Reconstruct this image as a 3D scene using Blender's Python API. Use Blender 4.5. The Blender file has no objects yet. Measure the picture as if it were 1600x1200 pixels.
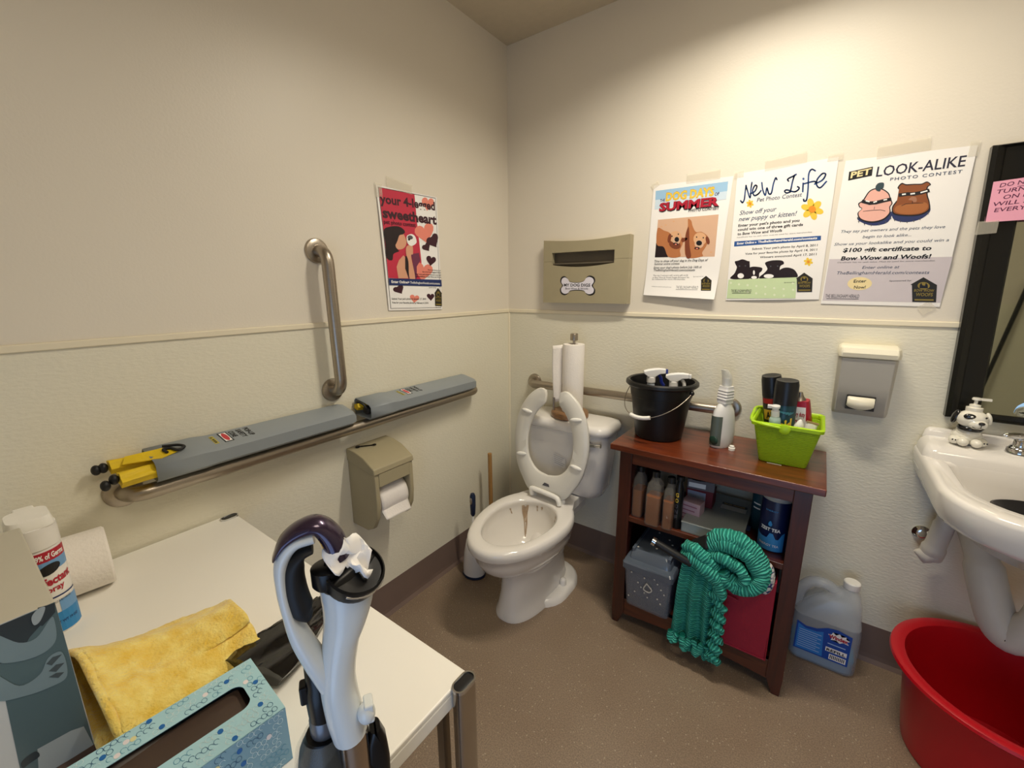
import bpy, bmesh, math, random
from math import sin, cos, pi, radians, sqrt, atan2
from mathutils import Vector, Matrix, noise

scene = bpy.context.scene
COL = scene.collection
random.seed(7)

# ------------------------------------------------------------------ camera
cam_d = bpy.data.cameras.new('camera')
cam = bpy.data.objects.new('camera', cam_d)
COL.objects.link(cam)
YAW, PITCH, ROLL = -0.6248, 0.2232, -0.0055
CAM = Vector((1.3268, -1.8146, 1.3442))
fwd = Vector((sin(YAW) * cos(PITCH), cos(YAW) * cos(PITCH), -sin(PITCH)))
rgt = fwd.cross(Vector((0, 0, 1))).normalized()
upv = rgt.cross(fwd)
r2 = cos(ROLL) * rgt + sin(ROLL) * upv
u2 = -sin(ROLL) * rgt + cos(ROLL) * upv
mt = Matrix((r2, u2, -fwd)).transposed().to_4x4()
mt.translation = CAM
cam.matrix_world = mt
cam_d.sensor_fit = 'HORIZONTAL'
cam_d.sensor_width = 36.0
cam_d.lens = 36.0 * 661.9 / 1600.0
cam_d.clip_start = 0.02
scene.camera = cam

# ------------------------------------------------------------------ world, lights, exposure
w = bpy.data.worlds.new('world')
scene.world = w
w.use_nodes = True
w.node_tree.nodes['Background'].inputs[0].default_value = (0.75, 0.85, 1.0, 1)
w.node_tree.nodes['Background'].inputs[1].default_value = 0.25
scene.view_settings.view_transform = 'Standard'
scene.view_settings.look = 'None'
scene.view_settings.exposure = 0.10
scene.view_settings.gamma = 1.0
scene.view_settings.use_curve_mapping = False
try:
    scene.cycles.max_bounces = 8
    scene.cycles.diffuse_bounces = 5
    scene.cycles.glossy_bounces = 4
    scene.cycles.transmission_bounces = 8
    scene.cycles.transparent_max_bounces = 8
except Exception:
    pass

def area_light(name, loc, rot, sx, sy, power, color):
    l = bpy.data.lights.new(name, 'AREA')
    l.shape = 'RECTANGLE'; l.size = sx; l.size_y = sy
    l.energy = power; l.color = color
    o = bpy.data.objects.new(name, l)
    o.location = loc; o.rotation_euler = rot
    COL.objects.link(o)
    return o
# the ceiling light near the back wall (warm), its lens sits in the fixture built below
area_light('ceiling_lamp_light', (1.12, -0.60, 2.385), (0, 0, 0), 0.50, 0.07, 13.5, (1.0, 0.92, 0.77)).data.spread = radians(150)
# added fill light out of view behind the camera, lifts the shadows
area_light('room_lamp_light', (1.75, -1.55, 2.40), (0, 0, 0), 0.5, 0.5, 4.2, (1.0, 0.93, 0.82))
# daylight coming in by the open doorway behind the camera
area_light('doorway_daylight', (1.5, -2.47, 0.60), (radians(90), 0, 0), 0.9, 1.1, 6.0, (0.40, 0.62, 1.0))

# ------------------------------------------------------------------ materials
def lin(c):
    if isinstance(c, str):
        c = c.lstrip('#'); c = [int(c[i:i + 2], 16) / 255 for i in (0, 2, 4)]
    return tuple(((x / 12.92) if x <= 0.04045 else ((x + 0.055) / 1.055) ** 2.4) for x in c)

MATS = {}
def mat(name, col, rough=0.5, metal=0.0, var=0.06, nscale=30.0, bump=0.0, bscale=200.0, trans=0.0,
        alpha=1.0, coat=0.0, emit=None, estr=0.0, ior=1.45, sheen=0.0, stretch=None, var2=None, spec=0.5):
    if name in MATS: return MATS[name]
    m = bpy.data.materials.new(name); m.use_nodes = True
    nt = m.node_tree; b = nt.nodes['Principled BSDF']
    c = lin(col)
    tc = nt.nodes.new('ShaderNodeTexCoord'); mp = nt.nodes.new('ShaderNodeMapping')
    nt.links.new(tc.outputs['Object'], mp.inputs[0])
    if stretch: mp.inputs['Scale'].default_value = stretch
    nz = nt.nodes.new('ShaderNodeTexNoise'); nz.inputs['Scale'].default_value = nscale
    nz.inputs['Detail'].default_value = 4
    nt.links.new(mp.outputs[0], nz.inputs['Vector'])
    mx = nt.nodes.new('ShaderNodeMix'); mx.data_type = 'RGBA'
    mx.inputs[6].default_value = tuple(x * (1 - var) for x in c) + (1,)
    c2 = lin(var2) if var2 else tuple(min(1, x * (1 + var)) for x in c)
    mx.inputs[7].default_value = tuple(c2) + (1,)
    nt.links.new(nz.outputs['Fac'], mx.inputs[0])
    nt.links.new(mx.outputs[2], b.inputs['Base Color'])
    b.inputs['Roughness'].default_value = rough
    b.inputs['Metallic'].default_value = metal
    b.inputs['IOR'].default_value = ior
    b.inputs['Specular IOR Level'].default_value = spec
    b.inputs['Transmission Weight'].default_value = trans
    b.inputs['Alpha'].default_value = alpha
    b.inputs['Coat Weight'].default_value = coat
    b.inputs['Coat Roughness'].default_value = 0.08
    if sheen: b.inputs['Sheen Weight'].default_value = sheen
    if emit:
        b.inputs['Emission Color'].default_value = lin(emit) + (1,)
        b.inputs['Emission Strength'].default_value = estr
    if bump:
        n2 = nt.nodes.new('ShaderNodeTexNoise'); n2.inputs['Scale'].default_value = bscale
        n2.inputs['Detail'].default_value = 3
        nt.links.new(mp.outputs[0], n2.inputs['Vector'])
        bp = nt.nodes.new('ShaderNodeBump'); bp.inputs['Strength'].default_value = bump
        bp.inputs['Distance'].default_value = 0.004
        nt.links.new(n2.outputs['Fac'], bp.inputs['Height'])
        nt.links.new(bp.outputs[0], b.inputs['Normal'])
    MATS[name] = m
    return m

def wood_mat(name, c1, c2, axis='x', rough=0.3, scale=1.0, coat=0.4):
    if name in MATS: return MATS[name]
    m = bpy.data.materials.new(name); m.use_nodes = True
    nt = m.node_tree; b = nt.nodes['Principled BSDF']
    tc = nt.nodes.new('ShaderNodeTexCoord'); mp = nt.nodes.new('ShaderNodeMapping')
    nt.links.new(tc.outputs['Object'], mp.inputs[0])
    s = {'x': (1.5, 22, 22), 'y': (22, 1.5, 22), 'z': (22, 22, 1.5)}[axis]
    mp.inputs['Scale'].default_value = tuple(k * scale for k in s)
    nz = nt.nodes.new('ShaderNodeTexNoise'); nz.inputs['Scale'].default_value = 2.2
    nz.inputs['Detail'].default_value = 8; nz.inputs['Roughness'].default_value = 0.62
    nz.inputs['Distortion'].default_value = 0.6
    nt.links.new(mp.outputs[0], nz.inputs['Vector'])
    cr = nt.nodes.new('ShaderNodeValToRGB')
    cr.color_ramp.elements[0].position = 0.33; cr.color_ramp.elements[0].color = lin(c1) + (1,)
    cr.color_ramp.elements[1].position = 0.68; cr.color_ramp.elements[1].color = lin(c2) + (1,)
    nt.links.new(nz.outputs['Fac'], cr.inputs[0])
    nt.links.new(cr.outputs[0], b.inputs['Base Color'])
    b.inputs['Roughness'].default_value = rough
    b.inputs['Coat Weight'].default_value = coat
    b.inputs['Coat Roughness'].default_value = 0.2
    MATS[name] = m
    return m

def clear_mat(name, col, rough=0.05, density=None, alpha=0.35):
    """thin clear plastic: mix of transparent and glossy/diffuse so it stays cheap to render"""
    if name in MATS: return MATS[name]
    m = bpy.data.materials.new(name); m.use_nodes = True
    nt = m.node_tree; b = nt.nodes['Principled BSDF']
    c = lin(col)
    nz = nt.nodes.new('ShaderNodeTexNoise'); nz.inputs['Scale'].default_value = 12
    mx = nt.nodes.new('ShaderNodeMix'); mx.data_type = 'RGBA'
    mx.inputs[6].default_value = tuple(x * .93 for x in c) + (1,); mx.inputs[7].default_value = c + (1,)
    nt.links.new(nz.outputs['Fac'], mx.inputs[0]); nt.links.new(mx.outputs[2], b.inputs['Base Color'])
    b.inputs['Roughness'].default_value = rough
    b.inputs['Alpha'].default_value = alpha
    b.inputs['Specular IOR Level'].default_value = 0.8
    MATS[name] = m
    return m

# ------------------------------------------------------------------ mesh builder
ROOT = {}
LAST = [None]
def set_props(o, label=None, cat=None, group=None, kind=None):
    if label: o['label'] = label
    if cat: o['category'] = cat
    if group: o['group'] = group
    if kind: o['kind'] = kind
    return o

def thing(name, label, cat, loc=(0, 0, 0), rotz=0.0, group=None, rot=None):
    o = bpy.data.objects.new(name, None)
    o.empty_display_size = 0.05
    COL.objects.link(o)
    o.location = loc
    o.rotation_euler = rot if rot else (0, 0, rotz)
    set_props(o, label, cat, group)
    ROOT[o] = Matrix.LocRotScale(Vector(loc), o.rotation_euler, None)
    return o

def catmull(P, n=8, closed=False):
    P = [Vector(p) for p in P]; out = []
    N = len(P); rng = range(N) if closed else range(N - 1)
    for i in rng:
        if closed: p0, p1, p2, p3 = P[(i - 1) % N], P[i], P[(i + 1) % N], P[(i + 2) % N]
        else:
            p1, p2 = P[i], P[i + 1]
            p0 = P[i - 1] if i > 0 else p1 * 2 - p2
            p3 = P[i + 2] if i + 2 < N else p2 * 2 - p1
        for k in range(n):
            t = k / n
            out.append(0.5 * ((2 * p1) + (-p0 + p2) * t + (2 * p0 - 5 * p1 + 4 * p2 - p3) * t * t + (-p0 + 3 * p1 - 3 * p2 + p3) * t ** 3))
    if not closed: out.append(P[-1].copy())
    return out

class MB:
    def __init__(s): s.v = []; s.f = []; s.mi = []; s.m = 0
    def add(s, vs, fs):
        o = len(s.v); s.v += [Vector(v) for v in vs]
        for f in fs: s.f.append(tuple(o + i for i in f)); s.mi.append(s.m)
        return s
    def box(s, x0, y0, z0, x1, y1, z1):
        v = [(x, y, z) for z in (z0, z1) for y in (y0, y1) for x in (x0, x1)]
        return s.add(v, [(0, 2, 3, 1), (4, 5, 7, 6), (0, 1, 5, 4), (2, 6, 7, 3), (0, 4, 6, 2), (1, 3, 7, 5)])
    def loft(s, rings, cap0=True, cap1=True, closed=True):
        n = len(rings[0]); vs = [p for r in rings for p in r]; fs = []
        for i in range(len(rings) - 1):
            for j in range(n if closed else n - 1):
                k = (j + 1) % n
                fs.append((i * n + j, i * n + k, (i + 1) * n + k, (i + 1) * n + j))
        if cap0: fs.append(tuple(range(n - 1, -1, -1)))
        if cap1: fs.append(tuple((len(rings) - 1) * n + j for j in range(n)))
        return s.add(vs, fs)
    def lathe(s, prof, seg=32, c=(0, 0, 0), cap0=True, cap1=True, sx=1.0, sy=1.0):
        rings = [[(c[0] + r * cos(2 * pi * j / seg) * sx, c[1] + r * sin(2 * pi * j / seg) * sy, c[2] + z) for j in range(seg)] for r, z in prof]
        return s.loft(rings, cap0, cap1)
    def tube(s, pts, r, seg=12, cap=True, flat=1.0):
        P = [Vector(p) for p in pts]; n = len(P)
        R = r if isinstance(r, (list, tuple)) else [r] * n
        t0 = (P[1] - P[0]).normalized()
        a = Vector((0, 0, 1)) if abs(t0.z) < 0.9 else Vector((1, 0, 0))
        nrm = (a - t0 * a.dot(t0)).normalized(); rings = []
        for i in range(n):
            t = (P[min(i + 1, n - 1)] - P[max(i - 1, 0)])
            if t.length < 1e-9: t = t0
            t.normalize()
            nrm = (nrm - t * nrm.dot(t))
            if nrm.length < 1e-6: nrm = t.orthogonal()
            nrm.normalize(); bn = t.cross(nrm)
            rings.append([P[i] + R[i] * (cos(2 * pi * j / seg) * nrm * flat + sin(2 * pi * j / seg) * bn) for j in range(seg)])
        return s.loft(rings, cap, cap)
    def prism(s, poly, a0, a1, axis='y'):
        """poly in the two other axes (x,z) / (y,z) / (x,y)"""
        def P(p, a):
            return (p[0], a, p[1]) if axis == 'y' else ((a, p[0], p[1]) if axis == 'x' else (p[0], p[1], a))
        return s.loft([[P(p, a0) for p in poly], [P(p, a1) for p in poly]])
    def grid(s, fn, nu, nv):
        vs = [fn(i / nu, j / nv) for j in range(nv + 1) for i in range(nu + 1)]
        fs = [(j * (nu + 1) + i, j * (nu + 1) + i + 1, (j + 1) * (nu + 1) + i + 1, (j + 1) * (nu + 1) + i) for j in range(nv) for i in range(nu)]
        return s.add(vs, fs)
    def ball(s, c, rx, ry=None, rz=None, seg=20, rings=12, rotm=None):
        ry = rx if ry is None else ry; rz = rx if rz is None else rz
        c = Vector(c); vs = []
        for i in range(1, rings):
            a = pi * i / rings
            for j in range(seg):
                b = 2 * pi * j / seg
                vs.append(Vector((rx * sin(a) * cos(b), ry * sin(a) * sin(b), rz * cos(a))))
        vs += [Vector((0, 0, rz)), Vector((0, 0, -rz))]
        if rotm is not None: vs = [rotm @ q for q in vs]
        vs = [q + c for q in vs]
        fs = []
        for i in range(rings - 2):
            for j in range(seg):
                k = (j + 1) % seg
                fs.append((i * seg + j, (i + 1) * seg + j, (i + 1) * seg + k, i * seg + k))
        T = (rings - 1) * seg; B = T + 1
        for j in range(seg):
            k = (j + 1) % seg
            fs.append((T, j, k)); fs.append((B, (rings - 2) * seg + k, (rings - 2) * seg + j))
        return s.add(vs, fs)
    def build(s, name, mats, parent=None, world=False, bevel=0.0, bseg=2, smooth=35, sub=0, label=None, kind=None, solid=0.0, recalc=True):
        me = bpy.data.meshes.new(name)
        vs = s.v
        root = parent
        while root is not None and root not in ROOT: root = root.parent
        if world and root is not None:
            inv = ROOT[root].inverted(); vs = [inv @ p for p in vs]
        me.from_pydata([tuple(p) for p in vs], [], s.f)
        if not isinstance(mats, (list, tuple)): mats = [mats]
        for m in mats: me.materials.append(m)
        for p, k in zip(me.polygons, s.mi): p.material_index = k
        if recalc:
            bm = bmesh.new(); bm.from_mesh(me)
            bmesh.ops.recalc_face_normals(bm, faces=bm.faces); bm.to_mesh(me); bm.free()
        if smooth:
            me.shade_smooth(); me.set_sharp_from_angle(angle=radians(smooth))
        me.update()
        o = bpy.data.objects.new(name, me); COL.objects.link(o)
        if parent is not None: o.parent = parent
        if solid:
            md = o.modifiers.new('solid', 'SOLIDIFY'); md.thickness = solid; md.offset = 0
        if bevel:
            md = o.modifiers.new('bevel', 'BEVEL'); md.width = bevel; md.segments = bseg
            md.limit_method = 'ANGLE'; md.angle_limit = radians(40); md.harden_normals = True
        if sub:
            md = o.modifiers.new('sub', 'SUBSURF'); md.levels = sub; md.render_levels = sub
        set_props(o, label, None, None, kind); LAST[0] = o
        return o

def rrect(cx, cy, hx, hy, r, n=6):
    out = []
    for (sx, sy, a0) in ((1, 1, 0), (-1, 1, 90), (-1, -1, 180), (1, -1, 270)):
        for k in range(n + 1):
            a = radians(a0 + 90 * k / n)
            out.append((cx + sx * (hx - r) + r * cos(a), cy + sy * (hy - r) + r * sin(a)))
    return out

def one(name, label, cat, mb, m, loc, rotz=0.0, group=None, world=True, kind=None, **kw):
    """a thing that is a single mesh: its origin stays at its own base"""
    L = Matrix.LocRotScale(Vector(loc), Matrix.Rotation(rotz, 3, 'Z').to_quaternion(), None)
    if world:
        inv = L.inverted(); mb.v = [inv @ p for p in mb.v]
    o = mb.build(name, m, **kw)
    o.location = loc; o.rotation_euler = (0, 0, rotz)
    set_props(o, label, cat, group, kind); ROOT[o] = L
    return o

# ------------------------------------------------------------------ lettering
_txt = {}
def text_geo(body, bold=0.0, shear=0.0, space=1.0):
    key = (body, bold, shear, space)
    if key in _txt: return _txt[key]
    cu = bpy.data.curves.new('t', 'FONT'); cu.body = body; cu.resolution_u = 2
    cu.offset = bold; cu.shear = shear; cu.space_character = space
    o = bpy.data.objects.new('t', cu); COL.objects.link(o)
    dg = bpy.context.evaluated_depsgraph_get(); dg.update()
    me = bpy.data.meshes.new_from_object(o.evaluated_get(dg))
    vs = [tuple(v.co)[:2] for v in me.vertices]; fs = [tuple(p.vertices) for p in me.polygons]
    bpy.data.objects.remove(o); bpy.data.curves.remove(cu); bpy.data.meshes.remove(me)
    x0 = min(v[0] for v in vs); x1 = max(v[0] for v in vs)
    vs = [((x - x0) / (x1 - x0), y / 0.69) for x, y in vs]
    _txt[key] = (vs, fs)
    return _txt[key]

class Flat:
    """flat print on a sheet. quad = outline of the sheet (TL,TR,BR,BL) in the units the print is drawn in;
    P(u,v) gives the point of the sheet in the scene, N(u,v) its outward normal."""
    def __init__(s, quad, P, N, ins=0.0003, local=False):
        s.local = local
        s.q = [Vector(p) for p in quad]; s.P = P; s.N = N; s.ins = ins; s.layers = {}; s.order = []
        s.H = ((s.q[3] - s.q[0]).length + (s.q[2] - s.q[1]).length) / 2
    def uv(s, p):
        p = Vector(p); A, B, Cc, D = s.q; u = v = 0.5
        for _ in range(12):
            X = A * (1 - u) * (1 - v) + B * u * (1 - v) + Cc * u * v + D * (1 - u) * v
            du = (B - A) * (1 - v) + (Cc - D) * v; dv = (D - A) * (1 - u) + (Cc - B) * u
            e = p - X; det = du.x * dv.y - du.y * dv.x
            u += (e.x * dv.y - e.y * dv.x) / det; v += (du.x * e.y - du.y * e.x) / det
        return u, v
    def layer(s, name, m, uvs):
        k = (name, m.name)
        if k not in s.layers: s.layers[k] = (MB(), m)
        bb = (min(p[0] for p in uvs), max(p[0] for p in uvs), min(p[1] for p in uvs), max(p[1] for p in uvs))
        lv = 1
        for b2, l2, k2 in s.order:
            if bb[0] < b2[1] and bb[1] > b2[0] and bb[2] < b2[3] and bb[3] > b2[2]:
                lv = max(lv, l2 + (0 if k2 == k else 1))
        s.order.append((bb, lv, k)); s.cnt = getattr(s, 'cnt', {}); s.cnt[k] = s.cnt.get(k, 0) + 1
        return s.layers[k][0], lv
    def pt(s, u, v, lv): return s.P(u, v) + s.N(u, v) * (s.ins * lv)
    def rect(s, name, m, p0, p1, n=8):
        if isinstance(p0, list): Q = [Vector(s.uv(p)) for p in p0]
        else: Q = [Vector(s.uv(p)) for p in ((p0[0], p0[1]), (p1[0], p0[1]), (p1[0], p1[1]), (p0[0], p1[1]))]
        mb, lv = s.layer(name, m, Q)
        def fn(i, j):
            X = Q[0] * (1 - i) * (1 - j) + Q[1] * i * (1 - j) + Q[2] * i * j + Q[3] * (1 - i) * j
            return s.pt(X.x, X.y, lv)
        mb.grid(fn, n, n)
    def poly(s, name, m, pts, smooth=False):
        if smooth: pts = [tuple(p)[:2] for p in catmull([(a, b, 0) for a, b in pts], 5, True)]
        Q = [s.uv(p) for p in pts]
        mb, lv = s.layer(name, m, Q)
        ext = max(max(q[0] for q in Q) - min(q[0] for q in Q), max(q[1] for q in Q) - min(q[1] for q in Q))
        if ext < .12:
            mb.add([s.pt(u, v, lv) for u, v in Q], [tuple(range(len(Q)))]); return
        bm = bmesh.new(); vs = [bm.verts.new((u, v, 0)) for u, v in Q]
        bm.faces.new(vs); bmesh.ops.triangulate(bm, faces=bm.faces)
        for _ in range(4):
            lng = [e for e in bm.edges if e.calc_length() > .11]
            if not lng: break
            bmesh.ops.subdivide_edges(bm, edges=lng, cuts=1); bmesh.ops.triangulate(bm, faces=bm.faces)
        bm.verts.index_update()
        mb.add([s.pt(q.co.x, q.co.y, lv) for q in bm.verts], [tuple(x.index for x in f.verts) for f in bm.faces])
        bm.free()
    def ell(s, name, m, c, rx, ry, rot=0, n=18):
        a = radians(rot)
        s.poly(name, m, [(c[0] + rx * cos(t) * cos(a) - ry * sin(t) * sin(a), c[1] + rx * cos(t) * sin(a) + ry * sin(t) * cos(a)) for t in [2 * pi * k / n for k in range(n)]])
    def heart(s, name, m, c, r, rot=0):
        a = radians(rot); pts = []
        for k in range(24):
            t = 2 * pi * k / 24
            x = 16 * sin(t) ** 3 / 16 * r; y = -(13 * cos(t) - 5 * cos(2 * t) - 2 * cos(3 * t) - cos(4 * t)) / 16 * r
            pts.append((c[0] + x * cos(a) - y * sin(a), c[1] + x * sin(a) + y * cos(a)))
        s.poly(name, m, pts)
    def text(s, name, m, body, p0, p1, h, bold=0.0, shear=0.0, space=1.0):
        vs, fs = text_geo(body, bold, shear, space)
        a = Vector(s.uv(p0)); b = Vector(s.uv(p1)); hv = h / s.H
        mb, lv = s.layer(name, m, [(a.x, a.y - hv), (b.x, b.y - hv), (a.x, a.y + .3 * hv), (b.x, b.y + .3 * hv)])
        mb.add([s.pt(a.x + (b.x - a.x) * x, a.y + (b.y - a.y) * x - y * hv, lv) for x, y in vs], fs)
    def line(s, name, m, pts, wd):
        pts = [Vector(p) for p in pts]
        for a, b in zip(pts[:-1], pts[1:]):
            d = (b - a).normalized(); n = Vector((-d.y, d.x)) * wd / 2; e = d * wd * .3
            s.poly(name, m, [a - n - e, b - n + e, b + n + e, a + n - e])
    def build(s, parent, world=None):
        world = (not s.local) if world is None else world
        out = {}
        for (name, _), (mb, m) in s.layers.items():
            out[(name, m.name)] = mb.build(name, m, parent, world=world, smooth=0, recalc=False, kind='stuff' if s.cnt[(name, m.name)] > 1 and 'lettering' not in name and 'print' not in name[-5:] else None)
        return out
# ------------------------------------------------------------------ the room
XR, YF, ZC = 2.75, -2.5, 2.431
RZ = 1.22            # top of the textured wainscot
def wall_paint(name, col, bump, scale, stretch, rough):
    m = bpy.data.materials.new(name); m.use_nodes = True
    nt = m.node_tree; b = nt.nodes['Principled BSDF']
    tc = nt.nodes.new('ShaderNodeTexCoord'); mp = nt.nodes.new('ShaderNodeMapping')
    mp.inputs['Scale'].default_value = stretch
    nt.links.new(tc.outputs['Object'], mp.inputs[0])
    n1 = nt.nodes.new('ShaderNodeTexNoise'); n1.inputs['Scale'].default_value = scale; n1.inputs['Detail'].default_value = 4
    nt.links.new(mp.outputs[0], n1.inputs['Vector'])
    n0 = nt.nodes.new('ShaderNodeTexNoise'); n0.inputs['Scale'].default_value = 1.3
    nt.links.new(tc.outputs['Object'], n0.inputs['Vector'])
    mx = nt.nodes.new('ShaderNodeMix'); mx.data_type = 'RGBA'
    c = lin(col)
    mx.inputs[6].default_value = tuple(x * .965 for x in c) + (1,); mx.inputs[7].default_value = tuple(min(1, x * 1.03) for x in c) + (1,)
    nt.links.new(n0.outputs['Fac'], mx.inputs[0]); nt.links.new(mx.outputs[2], b.inputs['Base Color'])
    bp = nt.nodes.new('ShaderNodeBump'); bp.inputs['Strength'].default_value = bump; bp.inputs['Distance'].default_value = 0.003
    nt.links.new(n1.outputs['Fac'], bp.inputs['Height']); nt.links.new(bp.outputs[0], b.inputs['Normal'])
    b.inputs['Roughness'].default_value = rough
    return m
M_upper = wall_paint('painted_wall', '#e4dccd', 0.12, 160, (1, 1, 1), 0.42)
M_wain = wall_paint('textured_wall_panel', '#e4dfcc', 0.42, 120, (.6, .6, 1.35), 0.40)
M_trim = mat('cream_trim', '#e9dfc6', 0.4, var=.02)
M_ceil = mat('ceiling_paint', '#c9bda6', 0.8, bump=.1, bscale=90)
M_base = mat('vinyl_cove_base', '#76635a', 0.45, var=.08, nscale=9)
def floor_mat():
    m = bpy.data.materials.new('speckled_vinyl_floor'); m.use_nodes = True
    nt = m.node_tree; b = nt.nodes['Principled BSDF']
    tc = nt.nodes.new('ShaderNodeTexCoord')
    n1 = nt.nodes.new('ShaderNodeTexNoise'); n1.inputs['Scale'].default_value = 260; n1.inputs['Detail'].default_value = 3
    n2 = nt.nodes.new('ShaderNodeTexNoise'); n2.inputs['Scale'].default_value = 3.5; n2.inputs['Detail'].default_value = 5
    v = nt.nodes.new('ShaderNodeTexVoronoi'); v.inputs['Scale'].default_value = 62
    for n in (n1, n2, v): nt.links.new(tc.outputs['Object'], n.inputs['Vector'])
    r1 = nt.nodes.new('ShaderNodeValToRGB'); r1.color_ramp.elements[0].position = .35; r1.color_ramp.elements[1].position = .7
    r1.color_ramp.elements[0].color = lin('#7d6d5d') + (1,); r1.color_ramp.elements[1].color = lin('#9f8a74') + (1,)
    nt.links.new(n1.outputs['Fac'], r1.inputs[0])
    mx = nt.nodes.new('ShaderNodeMix'); mx.data_type = 'RGBA'; mx.blend_type = 'MULTIPLY'; mx.inputs[0].default_value = .55
    r2_ = nt.nodes.new('ShaderNodeValToRGB'); r2_.color_ramp.elements[0].color = (.80, .74, .70, 1); r2_.color_ramp.elements[1].color = (1, 1, 1, 1)
    r2_.color_ramp.elements[0].position = .3; r2_.color_ramp.elements[1].position = .6
    nt.links.new(n2.outputs['Fac'], r2_.inputs[0])
    nt.links.new(r1.outputs[0], mx.inputs[6]); nt.links.new(r2_.outputs[0], mx.inputs[7])
    sp = nt.nodes.new('ShaderNodeValToRGB'); sp.color_ramp.elements[0].position = .0; sp.color_ramp.elements[1].position = .17
    sp.color_ramp.elements[0].color = (1, 1, 1, 1); sp.color_ramp.elements[1].color = (0, 0, 0, 1)
    nt.links.new(v.outputs['Distance'], sp.inputs[0])
    m2 = nt.nodes.new('ShaderNodeMix'); m2.data_type = 'RGBA'; m2.inputs[7].default_value = lin('#c4b6a0') + (1,)
    nt.links.new(sp.outputs[0], m2.inputs[0]); nt.links.new(mx.outputs[2], m2.inputs[6])
    nt.links.new(m2.outputs[2], b.inputs['Base Color'])
    b.inputs['Roughness'].default_value = .42
    bp = nt.nodes.new('ShaderNodeBump'); bp.inputs['Strength'].default_value = .25; bp.inputs['Distance'].default_value = .002
    nt.links.new(n1.outputs['Fac'], bp.inputs['Height']); nt.links.new(bp.outputs[0], b.inputs['Normal'])
    return m
def struct(name, mb, m, **kw):
    kw.setdefault('smooth', 0)
    return mb.build(name, m, kind='structure', **kw)
struct('floor', MB().box(-.1, YF - .1, -.05, XR + .1, .1, 0), floor_mat())
struct('ceiling', MB().box(-.1, YF - .1, ZC, XR + .1, .1, ZC + .05), M_ceil)
wl = struct('wall_left', MB().box(-.1, YF, 0, 0, 0, ZC), M_upper)
wb = struct('wall_back', MB().box(-.1, 0, 0, XR + .1, .1, ZC), M_upper)
wr = struct('wall_right', MB().box(XR, YF, 0, XR + .1, 0, ZC), M_upper)
wf = struct('wall_front', MB().box(-.1, YF - .1, 0, 1.0, YF, ZC).box(2.0, YF - .1, 0, XR + .1, YF, ZC).box(1.0, YF - .1, 2.05, 2.0, YF, ZC), M_upper)
MB().box(0, YF, .1, .0025, -.0025, RZ).build('wainscot_panel', M_wain, wl, smooth=0)
MB().box(0.0025, -.0025, .1, XR, 0, RZ).build('wainscot_panel', M_wain, wb, smooth=0)
MB().box(XR - .0025, YF, .1, XR, -.0025, RZ).build('wainscot_panel', M_wain, wr, smooth=0)
MB().box(0, YF, .1, 1.0, YF + .0025, RZ).box(2.0, YF, .1, XR, YF + .0025, RZ).build('wainscot_panel', M_wain, wf, smooth=0)
struct('trim_1', MB().box(0, YF, RZ, .008, 0, RZ + .017), M_trim, bevel=.003)
struct('trim_2', MB().box(0, -.008, RZ, XR, 0, RZ + .017), M_trim, bevel=.003)
struct('trim_3', MB().prism([(0.002, -.002), (.010, -.002), (.010, -.006), (.006, -.010), (.002, -.010)], .147, RZ, 'z'), M_trim)
cove = [(0, .147), (.003, .1465), (.0035, .03), (.005, .014), (.013, .003), (.015, 0), (0, 0)]
struct('baseboard_left', MB().prism(cove, YF, 0, 'y'), M_base)
struct('baseboard_back', MB().loft([[(x, -a, z) for a, z in cove] for x in (0, XR)]), M_base)
struct('baseboard_right', MB().prism([(XR - a, z) for a, z in cove], YF, 0, 'y'), M_base)
# broom leaning behind the camera (seen in the mirror)
t = thing('broom', 'black-handled broom leaning on the wall behind the camera, reflected in the mirror', 'broom', (2.20, -2.36, 0))
MB().tube([(2.20, -2.36, .10), (2.30, -2.43, .66), (2.405, -2.478, 1.36)], .0125, 14).build('handle', mat('matt_black', '#131315', .5), t, world=True)
MB().loft([[(2.20 + x, -2.36 + y, z) for x, y in ((-w_, -.02), (w_, -.02), (w_, .02), (-w_, .02))] for z, w_ in ((.005, .15), (.07, .14), (.11, .05), (.13, .02))]).build('brush_head', mat('broom_grey', '#3c3c40', .8), t, world=True)
# door opening behind the camera
M_frame = mat('door_frame_paint', '#3a352f', .4)
struct('trim_4', MB().box(.94, YF, 0, 1.0, YF + .02, 2.11).box(2.0, YF, 0, 2.06, YF + .02, 2.11).box(.94, YF, 2.05, 2.06, YF + .02, 2.11), M_frame)

# ceiling light fixture
M_lens = mat('light_lens', '#fff6e0', .4, emit='#ffe9c0', estr=5.0)
M_white = mat('white_enamel', '#efeee8', .35)
t = thing('ceiling_light', 'narrow warm lit ceiling light over the toilet and wooden shelf', 'lamp', (1.12, -.60, ZC))
MB().box(.79, -.68, 2.395, 1.45, -.52, ZC).build('housing', M_white, t, world=True, bevel=.004)
MB().box(.82, -.66, 2.389, 1.42, -.54, 2.3955).build('diffuser', M_lens, t, world=True)
t = thing('ceiling_light', 'added square fill light on the ceiling, unseen behind the camera', 'lamp', (1.75, -1.55, ZC))  # unseen fixture added to house the fill light
MB().box(1.48, -1.82, 2.41, 2.02, -1.28, ZC).build('housing', M_white, t, world=True, bevel=.004)
MB().box(1.51, -1.79, 2.405, 1.99, -1.31, 2.4105).build('diffuser', M_lens, t, world=True)

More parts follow.
